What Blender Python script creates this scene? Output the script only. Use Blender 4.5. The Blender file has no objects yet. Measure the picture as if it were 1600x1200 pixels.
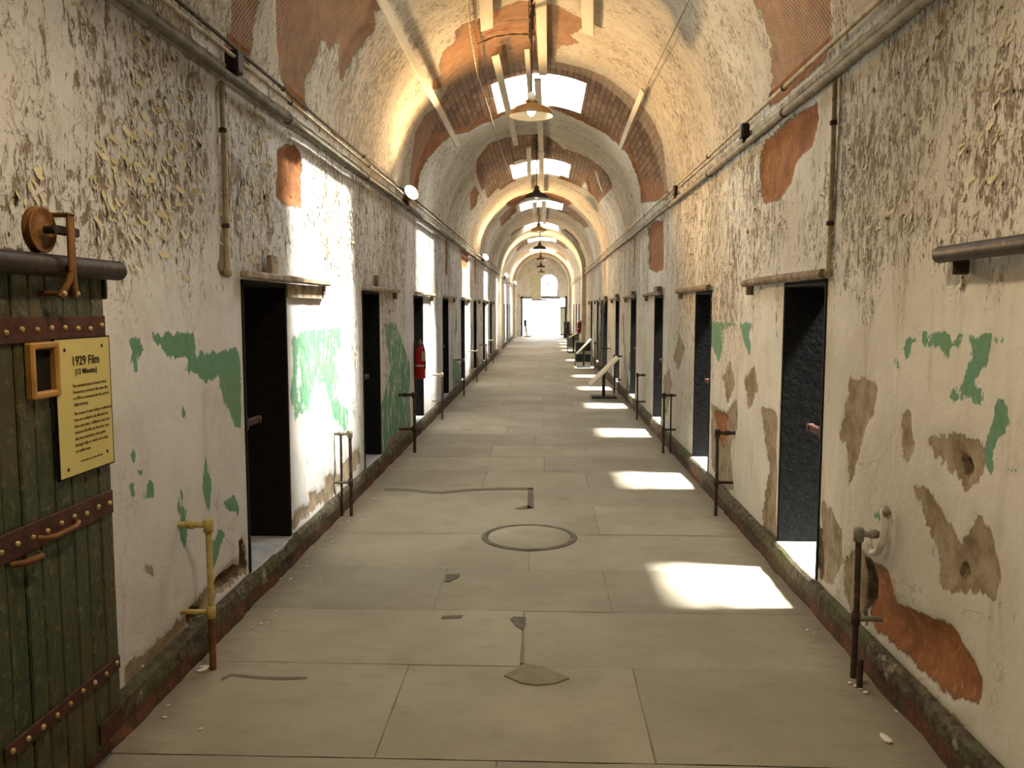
import bpy, math, random
import numpy as np
from mathutils import Vector, Matrix, noise as mnoise

random.seed(7)
rng = np.random.default_rng(7)
scene = bpy.context.scene
COL = scene.collection
PI = math.pi

# ------------------------------------------------------------------ camera
F = 1300.0
H = 1.65
TH = math.atan(120 / F)
PS = math.atan(49 * math.cos(TH) / F)
CR = Vector((math.cos(PS), math.sin(PS), 0))
CF = Vector((-math.sin(PS) * math.cos(TH), math.cos(PS) * math.cos(TH), -math.sin(TH)))
CU = Vector((-math.sin(PS) * math.sin(TH), math.cos(PS) * math.sin(TH), math.cos(TH)))
CAM = Vector((0, 0, H))
XL, XR = -1.64, 1.50          # wall planes
XC, VA, VB, VZ = -0.07, 1.57, 1.68, 2.87   # vault: centre, half width, rise, springing height
YB, YE = -3.2, 47.0           # back and end of the corridor
HC = 0.165                    # curb / sill height
DTOP = 1.80                   # doorway head
DW = 0.78
WT = 0.30                     # wall thickness at the doorways
SARC = 1.62


def ray(u, v):
    return CR * ((u - 800) / F) - CU * ((v - 600) / F) + CF


def onx(u, v, x):
    d = ray(u, v)
    return CAM + d * (x / d.x)


def onz(u, v, z=0.0):
    d = ray(u, v)
    return CAM + d * ((z - H) / d.z)


def ony(u, v, y):
    d = ray(u, v)
    return CAM + d * (y / d.y)


def vault_hit(u, v):
    d = ray(u, v)
    ax, az = d.x / VA, d.z / VB
    bx, bz = (CAM.x - XC) / VA, (CAM.z - VZ) / VB
    A = ax * ax + az * az
    B = 2 * (ax * bx + az * bz)
    C = bx * bx + bz * bz - 1
    t = (-B + math.sqrt(max(0, B * B - 4 * A * C))) / (2 * A)
    p = CAM + d * t
    phi = math.atan2((p.z - VZ) / VB, (p.x - XC) / VA)
    if phi < -PI / 2:
        phi += 2 * PI
    return p, phi


def vault_pt(phi, y, off=0.0):
    return Vector((XC + (VA - off) * math.cos(phi), y, VZ + (VB - off) * math.sin(phi)))


cam_data = bpy.data.cameras.new('camera')
cam_data.sensor_width = 36
cam_data.lens = 36 * F / 1600
cam_data.clip_end = 300
cam = bpy.data.objects.new('camera', cam_data)
cam.location = CAM
cam.rotation_euler = (PI / 2 - TH, 0, PS)
COL.objects.link(cam)
scene.camera = cam


# ------------------------------------------------------------------ node helper
class NT:
    def __init__(self, name):
        self.mat = bpy.data.materials.new(name)
        self.mat.use_nodes = True
        self.t = self.mat.node_tree
        self.n = self.t.nodes
        self.n.clear()
        self.out = self.n.new('ShaderNodeOutputMaterial')
        self.b = self.n.new('ShaderNodeBsdfPrincipled')
        self.t.links.new(self.b.outputs[0], self.out.inputs[0])
        self.b.inputs['Specular IOR Level'].default_value = 0.25

    def put(self, sock, val):
        if val is None:
            return
        if isinstance(val, bpy.types.NodeSocket):
            self.t.links.new(val, sock)
        else:
            if sock.type == 'RGBA' and len(val) == 3:
                val = (*val, 1)
            sock.default_value = val

    def pos(self):
        return self.n.new('ShaderNodeNewGeometry').outputs['Position']

    def obj(self):
        return self.n.new('ShaderNodeTexCoord').outputs['Object']

    def uv(self):
        return self.n.new('ShaderNodeTexCoord').outputs['UV']

    def map(self, vec, scale=(1, 1, 1), loc=(0, 0, 0), rot=(0, 0, 0)):
        m = self.n.new('ShaderNodeMapping')
        self.put(m.inputs['Vector'], vec)
        m.inputs['Scale'].default_value = scale
        m.inputs['Location'].default_value = loc
        m.inputs['Rotation'].default_value = rot
        return m.outputs[0]

    def noise(self, vec, scale=5, detail=4, rough=0.55, dist=0.0, col=False):
        m = self.n.new('ShaderNodeTexNoise')
        self.put(m.inputs['Vector'], vec)
        m.inputs['Scale'].default_value = scale
        m.inputs['Detail'].default_value = detail
        m.inputs['Roughness'].default_value = rough
        m.inputs['Distortion'].default_value = dist
        return m.outputs['Color' if col else 'Fac']

    def vor(self, vec, scale=5, feature='F1', out='Distance'):
        m = self.n.new('ShaderNodeTexVoronoi')
        m.feature = feature
        self.put(m.inputs['Vector'], vec)
        m.inputs['Scale'].default_value = scale
        return m.outputs[out]

    def m(self, op, a, b=None, c=None, clamp=False):
        m = self.n.new('ShaderNodeMath')
        m.operation = op
        m.use_clamp = clamp
        for s, x in zip(m.inputs, (a, b, c)):
            self.put(s, x)
        return m.outputs[0]

    def step(self, x, lo, hi):
        m = self.n.new('ShaderNodeMapRange')
        m.interpolation_type = 'SMOOTHSTEP'
        self.put(m.inputs[0], x)
        self.put(m.inputs[1], lo)
        self.put(m.inputs[2], hi)
        return m.outputs[0]

    def mix(self, f, a, b, blend='MIX'):
        m = self.n.new('ShaderNodeMix')
        m.data_type = 'RGBA'
        m.blend_type = blend
        self.put(m.inputs[0], f)
        self.put(m.inputs[6], a)
        self.put(m.inputs[7], b)
        return m.outputs[2]

    def attr(self, name):
        m = self.n.new('ShaderNodeAttribute')
        m.attribute_name = name
        return m.outputs['Fac']

    def sep(self, vec):
        m = self.n.new('ShaderNodeSeparateXYZ')
        self.put(m.inputs[0], vec)
        return m.outputs

    def bump(self, h, strength=0.5, dist=0.02):
        m = self.n.new('ShaderNodeBump')
        m.inputs['Strength'].default_value = strength
        m.inputs['Distance'].default_value = dist
        self.put(m.inputs['Height'], h)
        self.put(self.b.inputs['Normal'], m.outputs[0])

    def fin(self, col, rough=0.85, metal=0.0):
        self.put(self.b.inputs['Base Color'], col)
        self.put(self.b.inputs['Roughness'], rough)
        self.b.inputs['Metallic'].default_value = metal
        return self.mat


def simple(name, c1, c2=None, scale=12, rough=0.7, metal=0.0, bump=0.3, c3=None, t3=0.62, stretch=(1, 1, 1)):
    t = NT(name)
    p = t.map(t.obj(), stretch)
    n = t.noise(p, scale, 5, 0.6)
    c2 = c2 or tuple(x * 0.6 for x in c1)
    col = t.mix(t.step(n, 0.35, 0.65), c1, c2)
    if c3:
        n2 = t.noise(p, scale * 2.3, 6, 0.7)
        col = t.mix(t.step(n2, t3 - 0.04, t3 + 0.04), col, c3)
    if bump:
        t.bump(n, bump, 0.01)
    return t.fin(col, rough, metal)


# ------------------------------------------------------------------ surface materials
def plaster_material(name, white1, white2, flake_bias, far_tone, vault=False):
    t = NT(name)
    P = t.pos()
    if vault:
        V = t.uv()                       # (y, arc length)
        Ps = t.map(V, (1.0, 0.42, 1))
        Pf = t.map(V, (1, 0.55, 1))
    else:
        V = P
        Ps = t.map(P, (1, 1.0, 0.38))
        Pf = t.map(P, (1, 1.0, 0.5))
    big = t.noise(V, 0.9, 4, 0.6)
    mid = t.noise(V, 4.0, 5, 0.6)
    fine = t.noise(V, 38, 4, 0.6)
    base = t.mix(t.step(big, 0.35, 0.65), white1, white2)
    base = t.mix(t.m('MULTIPLY', t.step(mid, 0.5, 0.75), 0.45), base, far_tone)
    # drip stains
    st = t.noise(t.map(V, (2.5, 2.5, 0.35) if not vault else (2.5, 0.35, 1)), 2.4, 4, 0.6)
    base = t.mix(t.m('MULTIPLY', t.step(st, 0.56, 0.74), 0.40), base, (0.30, 0.24, 0.16))
    base = t.mix(t.m('MULTIPLY', t.step(fine, 0.62, 0.8), 0.25), base, (0.25, 0.21, 0.16))
    # flaking paint
    dens = t.attr('flake')
    clus = t.noise(Ps, 2.6, 3, 0.6)
    f1 = t.noise(Pf, 21, 6, 0.74, 0.5)
    f2 = t.noise(Ps, 62, 4, 0.7, 0.7)
    cov = t.m('ADD', t.m('MULTIPLY', f1, 0.62), t.m('MULTIPLY', f2, 0.38))
    th = t.m('SUBTRACT', 0.612 - flake_bias, t.m('MULTIPLY', dens, 0.085))
    th = t.m('SUBTRACT', th, t.m('MULTIPLY', t.m('SUBTRACT', clus, 0.5), 0.24))
    th = t.m('MAXIMUM', th, 0.475)
    fl = t.step(cov, th, t.m('ADD', th, 0.05))
    flc = t.mix(t.step(t.noise(V, 23, 4, 0.7), 0.35, 0.65), (0.25, 0.20, 0.14), (0.14, 0.108, 0.075))
    flc = t.mix(t.m('MULTIPLY', t.step(t.noise(V, 6, 3, 0.6), 0.5, 0.7), 0.6), flc, (0.36, 0.30, 0.22))
    col = t.mix(fl, base, flc)
    # curled rims of lifting paint: thin wandering contour lines inside the worn zones
    cn = t.noise(Pf, 9, 4, 0.62, 1.6)
    rimm = t.m('SUBTRACT', 1.0, t.step(t.m('ABSOLUTE', t.m('SUBTRACT', cn, 0.5)), 0.0, 0.020))
    zone = t.step(t.m('ADD', t.m('MULTIPLY', dens, 0.16), clus), 0.52, 0.66)
    rimm = t.m('MULTIPLY', t.m('MULTIPLY', rimm, zone), t.step(t.noise(V, 27, 3, 0.6), 0.40, 0.58))
    col = t.mix(t.m('MULTIPLY', rimm, 0.85), col, (0.16, 0.12, 0.075))
    # hairline cracks
    ck = t.vor(t.map(t.m, (1, 1, 1)) if False else t.map(V, (1, 1, 1)), 2.3, 'DISTANCE_TO_EDGE')
    ckw = t.m('ADD', ck, t.m('MULTIPLY', t.m('SUBTRACT', mid, 0.5), 0.5))
    ckm = t.m('MULTIPLY', t.m('SUBTRACT', 1.0, t.step(t.m('ABSOLUTE', ckw), 0.0, 0.010)), t.step(big, 0.5, 0.6))
    col = t.mix(t.m('MULTIPLY', ckm, 0.45), col, (0.16, 0.12, 0.08))
    # traced patches: signed distances stored on the mesh, ragged by noise
    rag = t.m('SUBTRACT', t.noise(V, 14, 6, 0.7, 0.5), 0.5)
    rag2 = t.m('SUBTRACT', t.noise(Ps, 11, 5, 0.7, 0.4), 0.5)
    if not vault:
        g = t.m('ADD', t.attr('green'), t.m('ADD', t.m('MULTIPLY', rag2, 0.12), t.m('MULTIPLY', rag, 0.05)))
        gm = t.m('SUBTRACT', 1.0, t.step(g, -0.003, 0.003))
        gcol = t.mix(t.step(fine, 0.3, 0.75), (0.098, 0.225, 0.132), (0.13, 0.265, 0.16))
        gcol = t.mix(t.m('MULTIPLY', t.step(mid, 0.45, 0.7), 0.5), gcol, (0.16, 0.24, 0.12))
        col = t.mix(gm, col, gcol)
        tt = t.m('ADD', t.attr('tan'), t.m('ADD', t.m('MULTIPLY', rag2, 0.12), t.m('MULTIPLY', rag, 0.09)))
        tm = t.m('SUBTRACT', 1.0, t.step(tt, -0.004, 0.004))
        tcol = t.mix(t.step(t.noise(V, 9, 5, 0.65), 0.35, 0.68), (0.32, 0.255, 0.175), (0.185, 0.13, 0.075))
        col = t.mix(tm, col, tcol)
        te = t.m('MULTIPLY', t.m('SUBTRACT', 1.0, t.step(t.m('ABSOLUTE', tt), 0.0, 0.007)), 0.55)
        col = t.mix(te, col, (0.12, 0.09, 0.06))
    bb = t.m('ADD', t.attr('brick'), t.m('MULTIPLY', rag, 0.10 if vault else 0.075))
    bm = t.m('SUBTRACT', 1.0, t.step(bb, -0.004, 0.004))
    bn = t.noise(V, 7, 6, 0.65)
    bcol = t.mix(t.step(bn, 0.35, 0.65), (0.30, 0.118, 0.040), (0.19, 0.072, 0.026))
    bcol = t.mix(t.m('MULTIPLY', t.step(t.noise(V, 30, 3, 0.6), 0.55, 0.7), 0.5), bcol, (0.40, 0.22, 0.10))
    if vault:
        br = t.n.new('ShaderNodeTexBrick')
        t.put(br.inputs['Vector'], V)
        br.inputs['Scale'].default_value = 1.0
        br.inputs['Brick Width'].default_value = 0.23
        br.inputs['Row Height'].default_value = 0.075
        br.inputs['Mortar Size'].default_value = 0.007
        br.inputs['Mortar Smooth'].default_value = 0.4
        br.inputs['Bias'].default_value = 0.0
        t.put(br.inputs['Color1'], (1, 1, 1, 1))
        t.put(br.inputs['Color2'], (0.5, 0.5, 0.5, 1))
        t.put(br.inputs['Mortar'], (0.12, 0.10, 0.08, 1))
        cov_b = t.attr('courses')
        fac = t.m('MULTIPLY', t.step(t.m('ADD', cov_b, t.m('MULTIPLY', rag, 0.5)), -0.02, 0.10), 0.95)
        bcol2 = t.mix(1.0, t.mix(0.25, bcol, (0.34, 0.24, 0.12)), br.outputs['Color'], 'MULTIPLY')
        bcol = t.mix(fac, bcol, bcol2)
    col = t.mix(bm, col, bcol)
    be = t.m('MULTIPLY', t.m('SUBTRACT', 1.0, t.step(t.m('ABSOLUTE', bb), 0.0, 0.012)), 0.6)
    col = t.mix(be, col, (0.10, 0.06, 0.035))
    if not vault:
        kk = t.m('ADD', t.attr('hole'), t.m('MULTIPLY', rag, 0.07))
        km = t.m('SUBTRACT', 1.0, t.step(kk, -0.006, 0.006))
        kcol = t.mix(t.step(t.noise(V, 16, 5, 0.7), 0.4, 0.65), (0.045, 0.03, 0.018), (0.16, 0.10, 0.05))
        col = t.mix(km, col, kcol)
    h = t.m('SUBTRACT', t.m('MULTIPLY', mid, 0.6), t.m('MULTIPLY', fl, 0.35))
    h = t.m('ADD', h, t.m('MULTIPLY', t.m('MULTIPLY', t.step(cn, 0.42, 0.5), zone), 0.5))
    h = t.m('SUBTRACT', h, t.m('MULTIPLY', bm, 0.9))
    h = t.m('ADD', h, t.m('MULTIPLY', bn, 0.8))
    h = t.m('ADD', h, t.m('MULTIPLY', fine, 0.12))
    t.bump(h, 0.55, 0.02)
    return t.fin(col, 0.86)


M = {}
M['wall_left'] = plaster_material('peeling_white_plaster', (0.62, 0.60, 0.575), (0.52, 0.495, 0.465), 0.006, (0.40, 0.37, 0.33))
M['wall_right'] = plaster_material('peeling_cream_plaster', (0.60, 0.565, 0.49), (0.49, 0.45, 0.375), 0.008, (0.42, 0.37, 0.29))
M['vault'] = plaster_material('vault_plaster', (0.60, 0.55, 0.455), (0.49, 0.435, 0.34), 0.004, (0.38, 0.32, 0.22), vault=True)


def floor_material():
    t = NT('worn_floor_stone')
    P = t.pos()
    n1 = t.noise(P, 1.3, 4, 0.6)
    n2 = t.noise(t.map(P, (1, 2.2, 1), rot=(0, 0, 0.5)), 6, 6, 0.65, 0.8)
    n3 = t.noise(P, 110, 3, 0.6)
    tone = t.attr('tone')
    col = t.mix(t.step(n1, 0.35, 0.65), (0.345, 0.308, 0.228), (0.285, 0.252, 0.184))
    col = t.mix(t.m('MULTIPLY', t.step(n2, 0.5, 0.75), 0.35), col, (0.20, 0.172, 0.125))
    col = t.mix(t.m('MULTIPLY', t.step(n3, 0.5, 0.8), 0.35), col, (0.20, 0.17, 0.12))
    sp = t.noise(P, 2.2, 2, 0.5)
    col = t.mix(t.m('MULTIPLY', t.step(sp, 0.62, 0.75), 0.35), col, (0.19, 0.155, 0.10))
    k = t.m('ADD', 0.88, t.m('MULTIPLY', tone, 0.24))
    cb = t.n.new('ShaderNodeCombineColor')
    for i in range(3):
        t.put(cb.inputs[i], k)
    col = t.mix(1.0, col, cb.outputs[0], 'MULTIPLY')
    # dust and dirt gathers along both curbs
    x = t.sep(P)[0]
    e = t.m('ADD', t.m('ABSOLUTE', t.m('ADD', x, 0.07)), t.m('MULTIPLY', t.m('SUBTRACT', n2, 0.5), 0.3))
    col = t.mix(t.m('MULTIPLY', t.step(e, 1.30, 1.55), 0.6), col, (0.16, 0.12, 0.075))
    h = t.m('ADD', t.m('MULTIPLY', n2, 0.7), t.m('MULTIPLY', n3, 0.12))
    t.bump(h, 0.35, 0.012)
    return t.fin(col, 0.72)


M['floor'] = floor_material()
M['joint'] = simple('floor_joint_dirt', (0.215, 0.185, 0.135), (0.16, 0.135, 0.095), 14, 0.95)
M['mend'] = simple('floor_mortar', (0.25, 0.215, 0.15), (0.21, 0.18, 0.125), 9, 0.9)
M['mend_dark'] = simple('floor_mortar_grey', (0.165, 0.145, 0.11), (0.115, 0.10, 0.075), 12, 0.9)


def curb_material():
    t = NT('worn_painted_curb')
    P = t.pos()
    z = t.sep(P)[2]
    n = t.noise(t.map(P, (1, 1, 0.7)), 7, 6, 0.68)
    n2 = t.noise(P, 22, 5, 0.7)
    low = t.step(t.m('ADD', z, t.m('MULTIPLY', t.m('SUBTRACT', n, 0.5), 0.16)), 0.075, 0.085)
    c_low = t.mix(t.step(n2, 0.35, 0.65), (0.17, 0.062, 0.034), (0.085, 0.045, 0.025))
    c_low = t.mix(t.step(t.noise(P, 3.1, 4, 0.6), 0.44, 0.56), c_low, (0.06, 0.042, 0.026))
    c_hi = t.mix(t.step(n2, 0.38, 0.62), (0.115, 0.098, 0.058), (0.045, 0.036, 0.022))
    c_hi = t.mix(t.m('MULTIPLY', t.step(t.noise(P, 2.6, 4, 0.6), 0.52, 0.64), 0.7), c_hi, (0.075, 0.085, 0.028))
    c_hi = t.mix(t.m('MULTIPLY', t.step(t.noise(P, 4.6, 5, 0.7), 0.60, 0.66), 0.9), c_hi, (0.28, 0.23, 0.16))
    col = t.mix(low, c_low, c_hi)
    t.bump(t.m('ADD', n, t.m('MULTIPLY', n2, 0.5)), 0.8, 0.03)
    return t.fin(col, 0.85)


M['curb'] = curb_material()
M['jamb'] = simple('dark_iron_jamb', (0.0085, 0.008, 0.0072), (0.004, 0.004, 0.0037), 24, 0.9, 0.0, 0.4, (0.030, 0.029, 0.026), 0.62)
M['jamb_brown'] = simple('dark_wood_jamb', (0.010, 0.007, 0.005), (0.005, 0.004, 0.003), 20, 0.9)
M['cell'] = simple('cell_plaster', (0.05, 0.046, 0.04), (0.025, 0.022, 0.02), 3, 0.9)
M['sill'] = simple('blue_grey_sill_stone', (0.46, 0.47, 0.48), (0.33, 0.33, 0.32), 6, 0.8)
M['trim'] = simple('dusty_cornice_plaster', (0.40, 0.36, 0.29), (0.22, 0.19, 0.14), 6, 0.9, 0, 0.8, (0.10, 0.08, 0.055), 0.60)
M['pipe_grey'] = simple('painted_grey_pipe', (0.27, 0.245, 0.195), (0.17, 0.15, 0.11), 9, 0.7, 0, 0.3, (0.07, 0.055, 0.04), 0.64)
M['pipe_dark'] = simple('olive_grey_pipe', (0.15, 0.135, 0.10), (0.085, 0.075, 0.052), 9, 0.7, 0, 0.3, (0.26, 0.23, 0.17), 0.64)
M['pipe_cream'] = simple('painted_cream_conduit', (0.46, 0.39, 0.27), (0.28, 0.22, 0.13), 9, 0.6, 0, 0.3, (0.12, 0.08, 0.04), 0.64)
M['pipe_yellow'] = simple('yellow_painted_pipe', (0.50, 0.40, 0.15), (0.40, 0.30, 0.10), 14, 0.55, 0, 0.3, (0.11, 0.06, 0.02), 0.63)
M['pipe_rust'] = simple('rusty_dark_pipe', (0.075, 0.05, 0.032), (0.035, 0.024, 0.016), 18, 0.7, 0.0, 0.4, (0.20, 0.13, 0.07), 0.62)
M['rust'] = simple('orange_rust', (0.23, 0.105, 0.028), (0.12, 0.052, 0.016), 16, 0.6, 0.25, 0.4)
M['rust_red'] = simple('red_brown_iron', (0.075, 0.024, 0.013), (0.040, 0.015, 0.009), 16, 0.65, 0.0, 0.4, (0.16, 0.07, 0.03), 0.66)
M['iron'] = simple('dark_iron_rail', (0.045, 0.030, 0.020), (0.022, 0.015, 0.011), 12, 0.5, 0.3, 0.4, (0.14, 0.09, 0.045), 0.66)
M['rail_pale'] = simple('whitewashed_rail', (0.40, 0.34, 0.25), (0.20, 0.14, 0.08), 8, 0.8, 0, 0.4, (0.08, 0.05, 0.03), 0.62)
M['rail_brown'] = simple('brown_rail', (0.20, 0.14, 0.08), (0.09, 0.06, 0.035), 10, 0.75, 0, 0.4, (0.36, 0.30, 0.22), 0.64)
M['black'] = simple('black_paint', (0.014, 0.013, 0.012), (0.02, 0.018, 0.016), 10, 0.5)
M['board'] = simple('cream_ceiling_board', (0.62, 0.55, 0.42), (0.50, 0.43, 0.31), 4, 0.7, 0, 0.2, stretch=(1, 0.15, 1))
M['brass'] = simple('worn_brass', (0.40, 0.27, 0.08), (0.25, 0.16, 0.05), 18, 0.35, 0.7, 0.2)
M['rivet'] = simple('worn_rivet', (0.50, 0.38, 0.17), (0.30, 0.2, 0.08), 20, 0.4, 0.4, 0.2)
M['wood_yellow'] = simple('ochre_hatch_wood', (0.42, 0.23, 0.055), (0.30, 0.15, 0.035), 8, 0.5, 0, 0.2)
M['sign'] = simple('yellow_sign_face', (0.56, 0.47, 0.165), (0.52, 0.43, 0.145), 5, 0.45, 0, 0.02)
M['ink'] = simple('sign_ink', (0.018, 0.012, 0.008), (0.02, 0.014, 0.01), 5, 0.6, 0, 0)
M['ink_soft'] = simple('sign_small_ink', (0.11, 0.08, 0.02), (0.10, 0.07, 0.02), 5, 0.6, 0, 0)
M['red'] = simple('extinguisher_red', (0.30, 0.010, 0.008), (0.25, 0.008, 0.007), 5, 0.25, 0, 0)
M['tagpaper'] = simple('grey_tag', (0.36, 0.33, 0.24), (0.28, 0.25, 0.18), 8, 0.6)
M['white'] = simple('off_white_enamel', (0.75, 0.70, 0.58), (0.66, 0.60, 0.48), 7, 0.35, 0, 0.05)
M['shade_copper'] = simple('copper_brown_enamel', (0.30, 0.145, 0.045), (0.22, 0.10, 0.03), 9, 0.45, 0.1, 0.1)
M['shade_dark'] = simple('dark_brown_enamel', (0.055, 0.035, 0.022), (0.035, 0.022, 0.015), 9, 0.45, 0.1, 0.1)
M['shade_ochre'] = simple('ochre_enamel', (0.28, 0.17, 0.05), (0.20, 0.12, 0.035), 9, 0.45, 0.1, 0.1)
M['grey_panel'] = simple('grey_green_frame', (0.30, 0.31, 0.25), (0.24, 0.25, 0.19), 5, 0.6)
M['pale_panel'] = simple('pale_weathered_board', (0.58, 0.60, 0.46), (0.47, 0.49, 0.36), 4, 0.8, 0, 0.3)
M['flake'] = simple('loose_paint_flake', (0.62, 0.54, 0.33), (0.44, 0.36, 0.19), 7, 0.6)  # yellow of the warm lamp light is put into this paint colour
M['chip'] = simple('plaster_chip', (0.70, 0.66, 0.58), (0.55, 0.5, 0.42), 9, 0.8)
M['wire'] = simple('galvanised_wire', (0.50, 0.43, 0.31), (0.36, 0.30, 0.2), 9, 0.5, 0.2, 0)
M['rope'] = simple('twisted_cable', (0.42, 0.34, 0.22), (0.20, 0.15, 0.09), 60, 0.6)
M['stone_end'] = simple('end_wall_plaster', (0.76, 0.74, 0.68), (0.62, 0.59, 0.52), 2.2, 0.9, 0, 0.5, (0.40, 0.36, 0.27), 0.62)  # plaster colour lifted to include the glare around the bright end doorway
M['pilaster'] = simple('pilaster_plaster', (0.58, 0.51, 0.38), (0.46, 0.38, 0.26), 2.4, 0.85, 0, 0.4, (0.30, 0.22, 0.12), 0.64)
M['pavement'] = simple('sunlit_pavement', (0.75, 0.74, 0.70), (0.65, 0.64, 0.6), 2, 0.9)


def plank_material():
    t = NT('dark_green_planks')
    P = t.obj()
    Ps = t.map(P, (1, 1, 0.16))
    n = t.noise(Ps, 9, 6, 0.65)
    n2 = t.noise(P, 2.4, 4, 0.6)
    n3 = t.noise(P, 26, 5, 0.7)
    col = t.mix(t.step(n2, 0.38, 0.62), (0.040, 0.052, 0.021), (0.066, 0.056, 0.024))
    col = t.mix(t.m('MULTIPLY', t.step(n, 0.5, 0.7), 0.6), col, (0.022, 0.045, 0.030))
    col = t.mix(t.m('MULTIPLY', t.step(n3, 0.55, 0.64), 0.7), col, (0.15, 0.12, 0.055))
    n4 = t.noise(t.map(P, (1, 1, 0.5)), 11, 6, 0.75, 0.6)
    col = t.mix(t.m('MULTIPLY', t.step(n4, 0.56, 0.62), 0.65), col, (0.016, 0.022, 0.012))
    t.bump(t.m('ADD', t.m('ADD', n, n3), n4), 0.7, 0.012)
    return t.fin(col, 0.55)


M['plank'] = plank_material()


def emit_mat(name, col, strength):
    t = NT(name)
    t.put(t.b.inputs['Base Color'], col)
    t.put(t.b.inputs['Emission Color'], col)
    t.b.inputs['Emission Strength'].default_value = strength
    return t.mat


M['glow'] = emit_mat('lit_flood_lens', (1.0, 0.86, 0.62), 40)
M['bulb'] = emit_mat('lit_bulb', (1.0, 0.85, 0.6), 6)
M['bulb_dim'] = emit_mat('dim_bulb', (1.0, 0.9, 0.7), 0.6)


def glass_mat():
    m = bpy.data.materials.new('window_glass')
    m.use_nodes = True
    n = m.node_tree.nodes
    n.clear()
    o = n.new('ShaderNodeOutputMaterial')
    mx = n.new('ShaderNodeMixShader')
    tr = n.new('ShaderNodeBsdfTransparent')
    gl = n.new('ShaderNodeBsdfGlossy')
    gl.inputs['Roughness'].default_value = 0.05
    tr.inputs['Color'].default_value = (0.94, 0.95, 0.93, 1)
    mx.inputs[0].default_value = 0.06
    m.node_tree.links.new(tr.outputs[0], mx.inputs[1])
    m.node_tree.links.new(gl.outputs[0], mx.inputs[2])
    m.node_tree.links.new(mx.outputs[0], o.inputs[0])
    return m


M['glass'] = glass_mat()


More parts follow.
